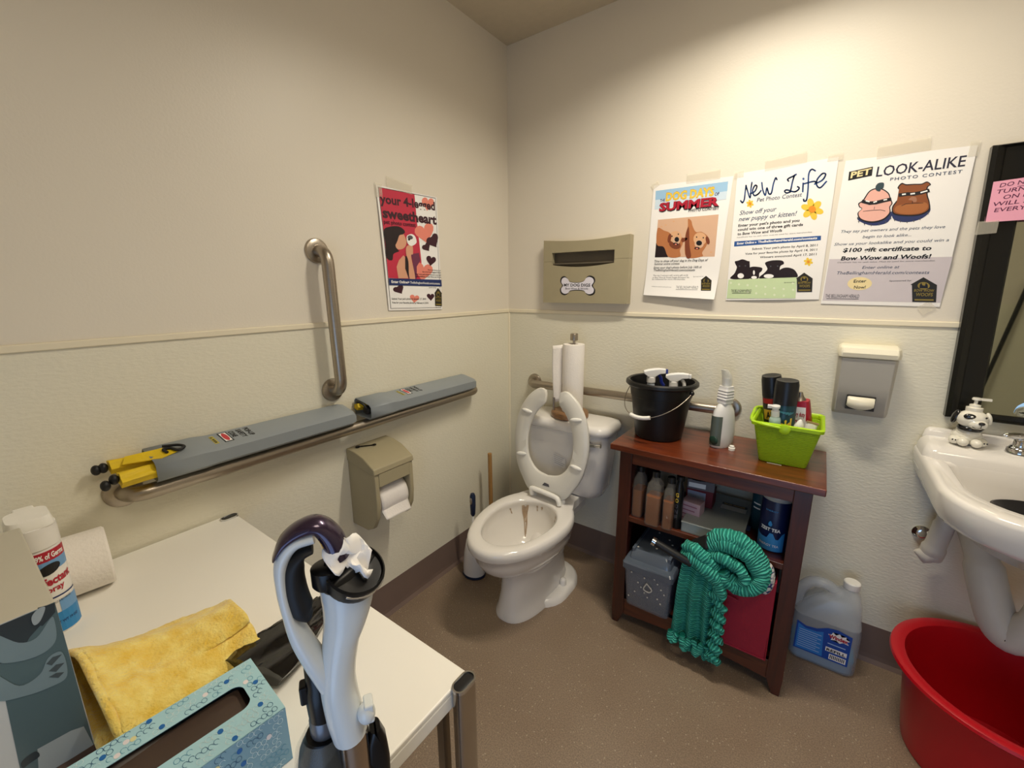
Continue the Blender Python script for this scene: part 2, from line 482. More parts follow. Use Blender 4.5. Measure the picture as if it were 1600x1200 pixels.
# ------------------------------------------------------------------ grab bars
M_steel = mat('brushed_steel', '#a99f92', .34, 1.0, var=.10, nscale=60, stretch=(1, 1, 8))
M_chrome = mat('chrome', '#d9dadc', .08, 1.0, var=.02)
def bend(a, b, c, r, n=7):
    a, b, c = Vector(a), Vector(b), Vector(c)
    d1 = (a - b).normalized(); d2 = (c - b).normalized()
    p0 = b + d1 * r; p2 = b + d2 * r
    return [p0 * (1 - t) ** 2 + b * 2 * t * (1 - t) + p2 * t * t for t in [k / n for k in range(n + 1)]]
def flange(mb_axis, c, r=.039):
    pr = [(0.0, r), (.004, r), (.009, r * .93), (.0115, r * .78), (.0125, r * .5)]
    m = MB(); rings = []
    for d, rr in pr:
        ring = []
        for j in range(36):
            a = 2 * pi * j / 36
            ring.append((c[0] + d, c[1] + rr * cos(a), c[2] + rr * sin(a)) if mb_axis == 'x' else (c[0] + rr * cos(a), c[1] - d, c[2] + rr * sin(a)))
        rings.append(ring)
    return m.loft(rings)
def grab_bar(label, axis, A, B, off=.057, r=.019):
    t = thing('grab_bar', label, 'grab bar', A, group='steel grab bars around the toilet')
    o = Vector((off, 0, 0)) if axis == 'x' else Vector((0, -off, 0))
    A, B = Vector(A), Vector(B)
    pts = [A + o * .05] + bend(A, A + o, B + o, .045) + bend(A + o, B + o, B, .045) + [B + o * .05]
    MB().tube(pts, r, 20).build('bar', M_steel, t, world=True, smooth=50)
    for c in (A, B): flange(axis, c).build('wall_flange', M_steel, t, world=True)
    return t
grab_bar('long horizontal steel grab bar on left wall under the grey tubes', 'x', (0.003, -1.60, .868), (0.003, -.34, .878))
grab_bar('short vertical steel grab bar beside the red poster', 'x', (0.0, -1.035, 1.462), (0.003, -1.03, 1.008))
grab_bar('horizontal steel grab bar on back wall behind toilet tank', 'y', (.168, -.003, .872), (1.085, -.003, .878))

# ------------------------------------------------------------------ posters
M_paper = mat('poster_paper', '#f2efec', .45, var=.02, nscale=8)
M_tape = clear_mat('clear_tape', '#efe8d6', .25, alpha=.22)
def ink(n, c, r=.42): return mat('ink_' + n, c, r, var=.03)
K = ink('black', '#16151a'); NAVY = ink('navy', '#1c2f66'); BLU = ink('blue', '#2a5597'); RED = ink('red', '#b01f35')
YEL = ink('yellow', '#ecc845'); GLD = ink('gold', '#d9a63c'); WHT = ink('white', '#f6f4f2'); PNK = ink('coral', '#ec8a78')
MAR = ink('maroon', '#3c1626'); CRI = ink('crimson', '#c62f49'); SKIN = ink('skin', '#dba283'); HAIR = ink('dark_hair', '#201318')
GRY = ink('grey', '#55545a'); DKG = ink('dark_green', '#3c4a2a'); OLV = ink('olive', '#8d7a35')
SKY = ink('sky_blue', '#9cc3e2'); SAND = ink('sand', '#d8b194'); RUST = ink('dog_gold', '#b8764a'); RUST2 = ink('dog_gold_light', '#dcab82')
LGRN = ink('pale_green', '#c9dcae'); BRN = ink('dog_brown', '#8b4e28'); BRN2 = ink('dog_tan', '#a9683a'); FPK = ink('cartoon_pink', '#e9b2a4')
CRM = ink('cream', '#f0dca6'); SH = ink('pale_grey_band', '#cfc6cb')
def sheet(nu, nv, P, N, th=.0004):
    mb = MB(); mb.grid(lambda u, v: P(u, v), nu, nv); o = len(mb.v)
    mb.grid(lambda u, v: P(u, v) - N(u, v) * th, nu, nv); mb.f[nu * nv:] = [tuple(reversed(f)) for f in mb.f[nu * nv:]]
    return mb
def house_logo(F, x, y, wd, h):
    """dark kennel shaped sponsor badge with two small seated pets and gold lettering"""
    q = [(x - wd / 2, y), (x - wd / 2, y - h * .68), (x - wd * .56, y - h * .70), (x, y - h), (x + wd * .56, y - h * .70), (x + wd / 2, y - h * .68), (x + wd / 2, y)]
    F.poly('sponsor_badge', ink('badge', '#26221a'), q)
    F.ell('badge_pets', OLV, (x, y - h * .66), wd * .26, h * .15)
    F.poly('badge_mark', K, [(x - wd * .18, y - h * .56), (x - wd * .16, y - h * .70), (x - wd * .1, y - h * .78), (x - wd * .05, y - h * .68), (x + wd * .05, y - h * .66), (x + wd * .1, y - h * .78), (x + wd * .17, y - h * .7), (x + wd * .18, y - h * .56)])
    F.text('badge_lettering', OLV, 'BOW WOW', (x - wd * .42, y - h * .42), (x + wd * .42, y - h * .42), h * .10, .02)
    F.text('badge_lettering', OLV, 'WOOFS', (x - wd * .36, y - h * .24), (x + wd * .36, y - h * .24), h * .13, .02)
    F.rect('badge_pets', OLV, (x - wd * .4, y - h * .12), (x + wd * .4, y - h * .06), 1)

def make_poster(label, corners, bulge, quad, tapes, rounded=False):
    A, B, Cc, D = [Vector(c) for c in corners]
    Nn = ((B - A).cross(D - A)).normalized()
    if Nn.dot(CAM - A) < 0: Nn = -Nn
    def P(u, v): return A * (1 - u) * (1 - v) + B * u * (1 - v) + Cc * u * v + D * (1 - u) * v + Nn * bulge(u, v)
    def N(u, v): return Nn
    t = thing('poster', label, 'poster', tuple((A + B + Cc + D) / 4), group='pet photo contest posters taped to the walls')
    mb = sheet(14, 18, P, N)
    mb.build('paper', M_paper, t, world=True, smooth=60, recalc=False)
    for (u, v, du, dv, rot) in tapes:
        c = P(u, v); W = (B - A).length; Hh = (D - A).length
        ex = (B - A).normalized(); ez = (A - D).normalized()
        a = radians(rot); e1 = ex * cos(a) + ez * sin(a); e2 = -ex * sin(a) + ez * cos(a)
        q = [c + Nn * .0012 + e1 * sx * du / 2 + e2 * sz * dv / 2 for sx, sz in ((-1, -1), (1, -1), (1, 1), (-1, 1))]
        MB().add(q + [p + Nn * .0003 for p in q], [(3, 2, 1, 0), (4, 5, 6, 7), (0, 1, 5, 4), (1, 2, 6, 5), (2, 3, 7, 6), (3, 0, 4, 7)]).build('tape', M_tape, t, world=True, smooth=0)
    return t, Flat(quad, P, N)

# -- left wall
t, F = make_poster('red poster on left wall, woman kissing a small puppy', [(0.002, -.791, 1.700), (0.002, -.495, 1.704), (0.002, -.490, 1.256), (0.002, -.772, 1.263)],
    lambda u, v: .0015 + .004 * (1 - u) * sin(pi * v) + .004 * max(0, v - .8), [(35, 100), (525, 210), (548, 1085), (118, 1115)],
    [(.36, -.03, .12, .035, -5), (.03, .04, .03, .045, 0)])
F.rect('frame_line', K, [(50, 117), (513, 214), (536, 1072), (130, 1098)], None, 8)
F.rect('white_ground', WHT, [(54, 122), (510, 218), (533, 1069), (133, 1094)], None, 8)
F.poly('crimson_ground', CRI, [(54, 122), (328, 180), (345, 420), (372, 700), (372, 845), (113, 838)])
for c, r, rot in (((440, 250), 55, 10), ((408, 470), 85, -14), ((385, 775), 82, 10)): F.heart('coral_heart', PNK, c, r, rot)
F.rect('white_ground_2', WHT, [(372, 842), (540, 846), (541, 870), (372, 868)], None, 1)
for c, r, rot in (((478, 535), 58, -30), ((418, 583), 38, -35), ((455, 690), 44, 12), ((190, 930), 42, -32), ((445, 985), 33, 0)): F.heart('maroon_heart', MAR, c, r, rot)
F.heart('coral_heart', PNK, (310, 1003), 38, 8)
F.poly('photo_shoulder', SKIN, [(185, 838), (172, 745), (190, 690), (225, 650), (262, 690), (300, 740), (322, 838)])
F.poly('photo_hair', HAIR, [(82, 452), (120, 425), (185, 420), (225, 440), (240, 470), (200, 500), (185, 560), (160, 600), (195, 615), (150, 640), (140, 690), (100, 672), (92, 560)], True)
F.poly('photo_face', SKIN, [(185, 480), (222, 475), (250, 530), (243, 575), (215, 600), (180, 600), (165, 570), (180, 530)], True)
F.poly('photo_hair_fringe', HAIR, [(150, 440), (215, 440), (228, 480), (196, 492), (178, 540), (160, 560)], True)
F.poly('photo_dress', ink('plum', '#70324f'), [(285, 640), (350, 630), (362, 690), (330, 740), (330, 838), (262, 838), (240, 760), (300, 720)])
F.poly('photo_dress_dark', HAIR, [(238, 660), (262, 640), (268, 838), (238, 760)])
F.poly('photo_arm', SKIN, [(250, 580), (295, 570), (300, 640), (285, 660), (315, 838), (270, 838), (262, 700), (245, 640)], True)
F.poly('photo_puppy', WHT, [(255, 495), (290, 482), (320, 500), (332, 545), (310, 568), (285, 575), (262, 560), (252, 530)], True)
F.ell('photo_puppy_mark', GRY, (280, 508), 22, 16, 10); F.ell('photo_puppy_eye', K, (270, 524), 9, 9)
F.text('lettering', MAR, 'your 4-legged', (62, 238), (505, 305), 64, .034)
F.text('lettering', MAR, 'sweetheart', (78, 350), (515, 412), 72, .042)
F.text('lettering_small', MAR, 'pet photo contest', (84, 400), (330, 428), 32, .012)
F.poly('navy_band', NAVY, [(112, 840), (543, 845), (545, 898), (118, 897)])
F.text('band_lettering', WHT, 'Enter Online>', (132, 878), (268, 880), 20, .03)
F.text('band_lettering', WHT, 'TheBellinghamHerald.com/contests', (274, 880), (528, 884), 18, .01)
for k, (s_, a, b) in enumerate((("Show your love to your", 425, 770), ("favorite four-legged friend", 378, 787), ("Enter your pet's photo and you could win", 316, 806), ("a gift certificate to Bow Wow and Woofs", 316, 824))):
    F.text('fine_lettering', K, s_, (a, b), (542, b + 6), 12, .01)
F.text('fine_lettering', K, "Submit Your pet's photo by January 27, 2010", (137, 1020), (405, 1012), 15, .012)
F.text('fine_lettering', K, 'Vote for your favorite photo by February 4, 2010', (139, 1052), (424, 1045), 15, .012)
F.text('fine_lettering', K, 'Sponsored by:', (432, 914), (500, 914), 10, .01)
house_logo(F, 513, 1060, 62, 150)
F.text('fine_lettering', K, 'Bow Wow', (490, 1076), (537, 1074), 9, .01)
F.build(t)

# -- back wall, first
t, F = make_poster('poster of two golden dogs on back wall, its lower edge curling away', [(0.723, -.002, 1.739), (1.010, -.002, 1.733), (.990, -.002, 1.297), (.713, -.002, 1.312)],
    lambda u, v: .001 + .022 * max(0, v - .72) ** 2 / .078 * (0.6 + .4 * u), [(110, 250), (735, 180), (585, 1140), (40, 1110)], [(.64, -.025, .118, .034, 2), (.02, .0, .03, .02, 30)])
SKY2 = mat('ink_sky_fade', '#cfe0ee', .42)
F.rect('sky_ground', SKY, [(128, 290), (697, 218), (690, 290), (125, 358)], None, 6)
F.rect('sky_ground_pale', SKY2, [(125, 358), (690, 290), (682, 350), (120, 430)], None, 6)
F.text('title_gold', GLD, 'DOG DAYS', (212, 365), (592, 322), 62, .05)
F.text('title_yellow', YEL, 'DOG DAYS', (215, 363), (590, 320), 57, .03)
F.text('title_small', NAVY, 'THE', (165, 372), (207, 367), 20, .03); F.text('title_small', NAVY, 'OF', (596, 325), (631, 320), 22, .03)
F.text('title_shadow', K, 'SUMMER', (160, 446), (630, 400), 62, .06)
F.text('title_red', RED, 'SUMMER', (158, 441), (627, 395), 60, .045)
F.text('title_small', K, 'PHOTO CONTEST', (398, 446), (628, 426), 20, .015)
F.rect('photo_sand', SAND, [(150, 508), (625, 465), (590, 793), (126, 803)], None, 8)
for (a, b) in ((180, 560), (215, 548), (565, 758), (280, 520)): F.ell('photo_pebble', RUST2, (a, b), 9, 5)
F.poly('photo_shade', HAIR, [(126, 803), (136, 690), (200, 700), (235, 800)], False)
F.poly('photo_dog_body', RUST, [(148, 575), (200, 590), (250, 610), (262, 650), (345, 640), (352, 690), (330, 745), (330, 795), (240, 798), (200, 720), (142, 700)], True)
F.poly('photo_dog_body', RUST, [(395, 500), (420, 515), (430, 555), (455, 600), (500, 600), (545, 640), (535, 700), (500, 760), (498, 793), (378, 796), (372, 640), (392, 560)], True)
F.poly('photo_dog_shade', ink('dog_shade', '#7b3f28'), [(345, 650), (388, 648), (372, 672), (346, 680)], True)
F.poly('photo_dog_shade', ink('dog_shade', '#7b3f28'), [(378, 796), (372, 650), (400, 560), (405, 700), (415, 795)], True)
F.ell('photo_dog_shade', ink('dog_shade', '#7b3f28'), (290, 700), 48, 34, 20)
F.ell('photo_dog_head', RUST2, (295, 640), 50, 46, -10); F.ell('photo_dog_head', RUST2, (485, 655), 50, 52, 10)
F.ell('photo_ear', ink('dog_shade', '#7b3f28'), (247, 650), 14, 36, 12); F.ell('photo_ear', ink('dog_shade', '#7b3f28'), (542, 665), 14, 32, -12)
F.ell('photo_muzzle', SAND, (303, 668), 30, 30); F.ell('photo_muzzle', SAND, (478, 695), 34, 32)
F.ell('photo_nose', K, (306, 660), 18, 20, 10); F.ell('photo_nose', K, (478, 687), 22, 20)
F.ell('photo_mouth', HAIR, (298, 695), 20, 10, 10); F.ell('photo_mouth', HAIR, (462, 727), 20, 10, 0)
F.ell('photo_tongue', PNK, (298, 698), 9, 5); F.ell('photo_tongue', PNK, (462, 730), 9, 5)
for c in ((268, 635), (318, 618), (460, 640), (510, 645)): F.ell('photo_eye', K, c, 5, 6)
for s_, a, b, c_, d, h in (("Time to show off your dog in the Dog Days of", 122, 842, 540, 828, 18), ("Summer online contest.", 121, 864, 328, 858, 18), ("Enter your dog's photo before July 16th at", 117, 894, 494, 884, 18), ("TheBellinghamHerald.com/contests", 117, 914, 443, 910, 18)):
    F.text('fine_lettering', K, s_, (a, b), (c_, d), h, .006, .2)
for s_, a, b, c_, d in (("The top 3 winners will receive gift cards", 113, 955, 390, 950), ("to Bow Wow & Woofs Doggie Boutique! No", 108, 972, 400, 968), ("be redeemed for store merchandise.", 106, 986, 370, 984)):
    F.text('fine_lettering', GRY, s_, (a, b), (c_, d), 12, .006)
F.text('fine_lettering', GRY, 'Sponsored by:', (430, 960), (508, 956), 8); F.text('fine_lettering', GRY, 'certificate has no cash value. must be used for store', (104, 1042), (262, 1048), 9)
F.text('newspaper_name', GRY, 'THE BELLINGHAM HERALD', (300, 1056), (466, 1056), 24, .0); F.rect('newspaper_line', GRY, (300, 1062), (464, 1065), 1)
house_logo(F, 525, 1070, 72, 122)
F.build(t)

# -- second
t, F = make_poster('white poster on back wall with blue script title and black puppies', [(1.022, -.002, 1.739), (1.312, -.002, 1.747), (1.316, -.002, 1.300), (1.027, -.002, 1.294)],
    lambda u, v: .001 + .006 * sin(pi * u) * max(0, v - .5), [(155, 205), (912, 75), (765, 1145), (67, 1145)], [(.5, -.03, .12, .035, 3), (.97, .0, .04, .02, 0), (.02, .01, .03, .02, 0)])
def script(F, m, strokes, wd):
    for st in strokes:
        pts = catmull([(a, b, 0) for a, b in st], 6)
        F.line('title_script', m, [p[:2] for p in [tuple(q) for q in pts]], wd)
script(F, BLU, [[(185, 395), (200, 408), (215, 385), (222, 330), (228, 285)], [(228, 285), (240, 320), (262, 372), (270, 300), (276, 262)], [(262, 345), (300, 325), (316, 290), (300, 285), (282, 320), (295, 355), (325, 345), (350, 318)], [(355, 262), (362, 310), (382, 352), (395, 300), (410, 340), (430, 335), (445, 270), (462, 228), (472, 240)],
    [(560, 250), (552, 238), (566, 226), (592, 214), (616, 200)], [(604, 204), (590, 245), (578, 300), (572, 326)], [(572, 326), (545, 334), (530, 322), (548, 312), (600, 325), (628, 312), (636, 296), (624, 288)], [(665, 262), (662, 325)], [(752, 175), (725, 165), (705, 200), (700, 300), (690, 380), (672, 392), (668, 378)], [(668, 268), (740, 250), (756, 262)], [(745, 270), (800, 240), (822, 200), (800, 195), (765, 235), (760, 275), (785, 295), (828, 250)]], 11)
F.ell('title_dot', BLU, (667, 232), 8, 9)
F.text('subtitle', ink('slate', '#3b4a66'), 'Pet Photo Contest', (316, 402), (655, 358), 30, .006, .12)
F.text('intro', ink('slate', '#3b4a66'), 'Show off your', (176, 500), (468, 466), 34, .008, .25)
F.text('intro', ink('slate', '#3b4a66'), 'new puppy or kitten!', (170, 545), (618, 498), 34, .008, .25)
for s_, a, b, c_, d in (("Enter your pet's photo and you", 167, 586, 637, 543), ("could win one of three gift cards", 163, 616, 662, 574), ("to Bow Wow and Woofs", 161, 648, 510, 618)):
    F.text('body_lettering', K, s_, (a, b), (c_, d), 20, .028)
F.text('fine_lettering', GRY, 'Certificate has no cash value must be used for store merchandise', (157, 668), (725, 625), 9)
F.poly('navy_band', BLU, [(137, 694), (788, 649), (786, 683), (134, 732)])
F.text('band_lettering', WHT, 'Enter Online', (158, 718), (296, 706), 17, .03); F.text('band_lettering', WHT, 'TheBellinghamHerald.com/contests', (326, 704), (760, 674), 17, .03)
F.poly('band_arrow', WHT, [(304, 694), (318, 699), (305, 706)])
for s_, a, b, c_, d in (("Submit Your pet's photo by April 8, 2011", 280, 757, 762, 728), ("Vote for your favorite photo by April 14, 2011", 225, 794, 758, 762), ("Winners announced April 17, 2011", 342, 820, 754, 797)):
    F.text('date_lettering', K, s_, (a, b), (c_, d), 16, .015)
def flower(F, c, r):
    for k in range(6):
        a = pi * k / 3 + .3
        F.ell('flower_petal', YEL, (c[0] + r * .58 * cos(a), c[1] + r * .58 * sin(a)), r * .46, r * .30, math.degrees(a), 12)
    F.ell('flower_middle', ink('orange', '#e8912a'), c, r * .33, r * .33)
flower(F, (728, 452), 78); flower(F, (262, 415), 30); flower(F, (698, 848), 32)
for pts in ([(108, 978), (140, 935), (158, 890), (148, 868), (142, 845), (170, 838), (205, 828), (245, 840), (262, 845), (258, 868), (248, 880), (248, 925), (262, 978)],
            [(248, 930), (252, 900), (280, 885), (320, 885), (360, 895), (355, 920), (338, 935), (330, 976), (270, 978)],
            [(338, 976), (380, 930), (400, 900), (382, 860), (400, 845), (450, 835), (510, 838), (524, 862), (498, 880), (490, 920), (480, 976)],
            [(478, 976), (480, 925), (520, 895), (570, 895), (608, 920), (614, 972)]): F.poly('puppies', HAIR, pts, True)
for c, rx, ry in (((190, 955), 26, 20), ((410, 958), 38, 16), ((297, 968), 22, 12)): F.ell('puppy_chest', WHT, c, rx, ry)
F.ell('puppy_blaze', WHT, (296, 930), 8, 18)
for c in ((180, 880), (228, 878), (425, 882), (478, 880)): F.ell('puppy_eyes', GRY, c, 6, 5)
F.poly('green_ground', LGRN, [(90, 985), (618, 968), (604, 1135), (75, 1132)])
for k in range(16): F.ell('green_dots', ink('dot_green', '#dfe9cb'), (110 + (k * 137) % 480, 1010 + (k * 71) % 110), 9, 9, 0, 10)
F.text('newspaper_name', K, 'THE BELLINGHAM HERALD', (112, 1082), (275, 1082), 22); F.rect('newspaper_line', K, (120, 1088), (272, 1091), 1)
F.text('fine_lettering', K, 'Sponsored by:', (525, 1012), (602, 1010), 8)
house_logo(F, 668, 1084, 104, 152)
F.build(t)

# -- third
t, F = make_poster('look-alike contest poster beside the mirror, cartoon man and bulldog', [(1.331, -.002, 1.732), (1.624, -.002, 1.725), (1.617, -.002, 1.281), (1.323, -.002, 1.286)],
    lambda u, v: .001 + .007 * u * sin(pi * v), [(213, 188), (1098, 74), (850, 1153), (62, 1142)], [(.46, -.035, .12, .036, 4), (.98, .02, .02, .04, 0), (.9, 1.01, .035, .03, 40)])
F.poly('grey_ground', SH, [(118, 830), (935, 800), (855, 1122), (75, 1120)])
F.poly('title_box', K, [(243, 256), (418, 218), (412, 276), (238, 312)])
F.text('title_box_lettering', CRM, 'PET', (254, 296), (402, 266), 40, .03)
F.text('title', ink('ink_violet', '#22203a'), 'LOOK-ALIKE', (440, 282), (1018, 206), 66, .012)
F.text('subtitle', ink('slate', '#3b4a66'), 'PHOTO CONTEST', (540, 306), (1000, 250), 20, .012, 0, 1.25)
# man
F.poly('cartoon_collar', ink('collar', '#2b3563'), [(318, 545), (330, 570), (420, 598), (520, 580), (556, 530), (548, 505), (480, 555), (380, 560)], True)
F.poly('cartoon_line', K, [(320, 455), (352, 432), (400, 370), (470, 352), (530, 380), (548, 420), (560, 450), (545, 475), (546, 515), (500, 560), (420, 580), (340, 562), (316, 520), (345, 490), (328, 480)], True)
F.poly('cartoon_man', FPK, [(328, 458), (358, 438), (404, 376), (470, 360), (524, 385), (542, 424), (552, 450), (538, 475), (538, 512), (495, 552), (420, 570), (346, 555), (324, 518), (352, 488), (335, 478)], True)
F.poly('cartoon_hair', ink('hair_blue', '#33464e'), [(445, 368), (440, 345), (455, 325), (478, 318), (498, 322), (496, 350), (480, 360), (470, 375)], True)
F.line('cartoon_glasses', K, [(352, 442), (400, 452), (445, 448), (500, 434), (545, 424)], 22)
F.line('cartoon_glint', WHT, [(375, 438), (398, 442)], 8); F.line('cartoon_glint', WHT, [(500, 430), (520, 426)], 8); F.line('cartoon_glint', WHT, [(430, 446), (450, 440)], 8)
F.line('cartoon_line_2', K, [(356, 506), (420, 498), (478, 494), (510, 500)], 3); F.line('cartoon_line_2', K, [(436, 475), (434, 492)], 3)
# dog
F.poly('cartoon_collar', ink('collar', '#2b3563'), [(556, 500), (570, 555), (650, 572), (740, 552), (800, 505), (796, 470), (720, 520), (620, 530)], True)
F.poly('cartoon_line', K, [(592, 348), (618, 318), (650, 325), (700, 322), (750, 320), (785, 306), (810, 325), (790, 345), (790, 395), (802, 440), (800, 490), (740, 525), (650, 532), (570, 522), (556, 480), (580, 440), (608, 410), (604, 365)], True)
F.poly('cartoon_dog', BRN, [(600, 348), (622, 326), (650, 333), (700, 329), (750, 327), (784, 313), (802, 326), (782, 345), (782, 398), (795, 440), (792, 486), (738, 517), (650, 524), (576, 514), (564, 480), (588, 442), (616, 410), (612, 365)], True)
F.poly('cartoon_jowl', BRN2, [(585, 470), (640, 455), (700, 450), (770, 440), (790, 470), (750, 508), (650, 520), (580, 505)], True)
F.line('cartoon_glasses', K, [(606, 396), (660, 388), (700, 388), (750, 378), (794, 364)], 22)
F.line('cartoon_glint', WHT, [(625, 392), (645, 389)], 9); F.line('cartoon_glint', WHT, [(680, 388), (705, 384)], 9); F.line('cartoon_glint', WHT, [(745, 378), (785, 366)], 8)
F.poly('cartoon_snout', ink('snout', '#a5745a'), [(665, 425), (690, 405), (715, 410), (718, 435), (700, 440), (690, 430)], True)
F.line('cartoon_line_2', K, [(620, 465), (650, 452), (700, 448), (760, 444)], 3); F.line('cartoon_line_2', K, [(690, 435), (691, 450)], 3)
for c in ((322, 548), (326, 575), (368, 590), (415, 596), (470, 590), (515, 575), (548, 548), (575, 560), (612, 568), (656, 572), (700, 564), (740, 550), (790, 512)):
    F.poly('collar_spike', GRY, [(c[0] - 6, c[1] - 6), (c[0] + 6, c[1] - 4), (c[0] + 1, c[1] + 9)])
for s_, a, b, c_, d, h, bo in (("They say pet owners and the pets they love", 198, 652, 893, 608, 20, .004), ("begin to look alike...", 356, 684, 684, 664, 20, .004), ("Show us your lookalike and you could win a", 150, 738, 914, 696, 20, .004)):
    F.text('body_lettering', ink('slate', '#3b4a66'), s_, (a, b), (c_, d), h, bo, .22)
F.text('bold_lettering', K, '$100 gift certificate to', (216, 780), (808, 756), 28, .03, .12)
F.text('bold_lettering', K, 'Bow Wow and Woofs!', (202, 836), (804, 812), 28, .03, .12)
F.text('fine_lettering', GRY, 'Certificate has no cash value. Must be used for store merchandise', (178, 856), (828, 832), 9, 0, .2)
F.text('body_lettering', ink('slate', '#3b4a66'), 'Enter online at', (356, 892), (606, 884), 20, .004, .2)
F.text('address_lettering', ink('slate', '#3b4a66'), 'TheBellinghamHerald.com/contests', (176, 934), (792, 920), 22, .004, .2)
F.ell('button', CRM, (340, 996), 86, 46, -3)
F.text('button_lettering', K, 'Enter', (298, 990), (385, 986), 22, .012); F.text('button_lettering', K, 'Now!', (300, 1032), (380, 1030), 22, .012)
F.text('fine_lettering', GRY, 'Sponsored by:', (540, 978), (684, 972), 10, .01)
F.text('newspaper_name', K, 'THE BELLINGHAM HERALD', (94, 1098), (336, 1098), 26); F.rect('newspaper_line', K, (104, 1104), (334, 1107), 1)
house_logo(F, 757, 1120, 144, 176)
F.build(t)


# ------------------------------------------------------------------ grey holders of the pop-up safety cones, lying on the bar
M_cone = mat('grey_plastic_tube', '#8b9297', .42, var=.02); M_yfab = mat('yellow_fabric', '#e3c21c', .6, var=.12, nscale=40, bump=.3, bscale=60)
M_fblack = mat('matt_black', '#131315', .5)
LOGR = ink('logo_red', '#c4313c'); OLG = ink('label_olive', '#b3a63b')
def cone_holder(label, y0, y1, x0, x1, head, ytxt, k=1.0):
    zb, zf, zb0, zf0 = .959, .944, .908, .8975
    t = thing('safety_cone_holder', label, 'cone holder', ((x0 + x1) / 2, (y0 + y1) / 2, .897), group='grey safety cone holders lying on the grab bar')
    def sec(y, g, rr=0.0, lift=0.0):
        a, b_ = x0 - g * .3 + rr, x1 + g - rr
        return [(a, y, zb0 - g + rr), (a, y, zb + g - .008 - rr), (a + .008, y, zb + g - rr), (b_ - .010, y, zf + g + .001 - rr), (b_, y, zf - .008 + g - rr), (b_ - .001, y, zf0 - g * .0 + .008), (b_ - .012, y, zf0 - 0.0), (a + .02, y, zf0 + .004)]
    rings = [sec(y0, .004), sec(y0 + head, .004), sec(y0 + head + .03, 0), sec(y1 - .030, -.001), sec(y1 - .012, -.002, .004), sec(y1 - .003, -.004, .011), sec(y1, -.006, .018)]
    MB().loft(rings, False, True).build('holder', M_cone, t, world=True, smooth=35, solid=.002)
    def P(u, v): return Vector((x0 + .009 + (x1 - x0 - .020) * u, ytxt + .01 - .13 * v, zb - .0005 + (zf - zb + .001) * u + .0016))
    W_ = (x1 - x0 - .020) * 1000
    F = Flat([(0, 0), (W_, 0), (W_, 130), (0, 130)], P, lambda u, v: Vector((.15, 0, 1)).normalized(), .0003)
    for i, s_ in enumerate(('POP-UP', 'SAFETY', 'CONE')): F.text('lettering', K, s_, (W_ * .14, 10 + 19 * i * k + 14), (W_ * (.86 if i < 2 else .66), 10 + 19 * i * k + 14), 12, .035)
    F.rect('logo_ground', K, (W_ * .10, 66 * k), (W_ * .90, 66 * k + 22), 2); F.rect('logo_border', WHT, (W_ * .15, 66 * k + 3), (W_ * .85, 66 * k + 19), 2)
    F.ell('logo_lozenge', LOGR, (W_ * .5, 66 * k + 11), W_ * .33, 6.4)
    F.rect('warning_label', OLG, (W_ * .2, 100 * k), (W_ * .85, 100 * k + 10), 1); F.poly('warning_sign', K, [(W_ * .25, 100 * k + 8), (W_ * .31, 100 * k + 2), (W_ * .37, 100 * k + 8)])
    for j in range(3): F.rect('warning_sign', K, (W_ * (.45 + .12 * j), 100 * k + 3), (W_ * (.53 + .12 * j), 100 * k + 8), 1)
    F.build(t)
    return t
t = cone_holder('longer grey safety cone holder with yellow fabric sticking out, on the grab bar', -1.552, -1.000, .012, .102, .10, -1.318)
def ruffle(path, r0, r1, seg=22):
    P = catmull(path, 8); rings = []
    N = len(P)
    for i, p in enumerate(P):
        f_ = i / (N - 1); r = r0 + (r1 - r0) * f_
        rings.append([Vector((p.x + r * cos(a) * (1 + .16 * sin(5 * a + 2 * f_)), p.y, p.z + r * .8 * sin(a) * (1 + .16 * sin(5 * a + 2 * f_)))) for a in [2 * pi * j / seg for j in range(seg)]])
    return MB().loft(rings)
ruffle([(.036, -1.530, .936), (.034, -1.575, .941), (.030, -1.618, .943)], .020, .019).build('fabric_roll', M_yfab, t, world=True, smooth=60)
ruffle([(.080, -1.530, .922), (.084, -1.570, .925), (.088, -1.615, .925)], .019, .021).build('fabric_roll', M_yfab, t, world=True, smooth=60)
for x, y, z in ((.029, -1.628, .944), (.026, -1.640, .942), (.089, -1.624, .930), (.092, -1.640, .922)): MB().ball((x, y, z), .011, .009, .012).build('foot_knob', M_fblack, t, world=True, smooth=60)
FQ = [(.040, -1.590, .962), (.060, -1.600, .951), (.092, -1.535, .953), (.082, -1.500, .957), (.050, -1.520, .964)]
MB().add(FQ + [(x, y, z - .002) for x, y, z in FQ], [(0, 1, 2, 3, 4), (9, 8, 7, 6, 5), (0, 5, 6, 1), (1, 6, 7, 2), (2, 7, 8, 3), (3, 8, 9, 4), (4, 9, 5, 0)]).build('fabric_flap', M_yfab, t, world=True, smooth=0)
MB().tube(catmull([(.048, -1.520, .967), (.060, -1.492, .965), (.078, -1.484, .962), (.085, -1.500, .960), (.068, -1.508, .963), (.062, -1.522, .963), (.080, -1.520, .959)], 5), .0035, 8).build('black_lettering', M_fblack, t, world=True, smooth=60)
t = cone_holder('shorter grey safety cone holder near the corner end of the grab bar', -.955, -.372, .012, .100, .10, -.690)
ruffle([(.036, -.925, .934), (.034, -.965, .936)], .018, .013).build('fabric_roll', M_yfab, t, world=True, smooth=60)
MB().ball((.070, -.945, .926), .020, .014, .016).build('foot_knob', M_fblack, t, world=True, smooth=60)
MB().tube(catmull([(.022, -.950, .945), (.045, -.968, .957), (.068, -.962, .952), (.080, -.955, .935)], 5), .004, 8).build('black_binding', M_fblack, t, world=True, smooth=60)

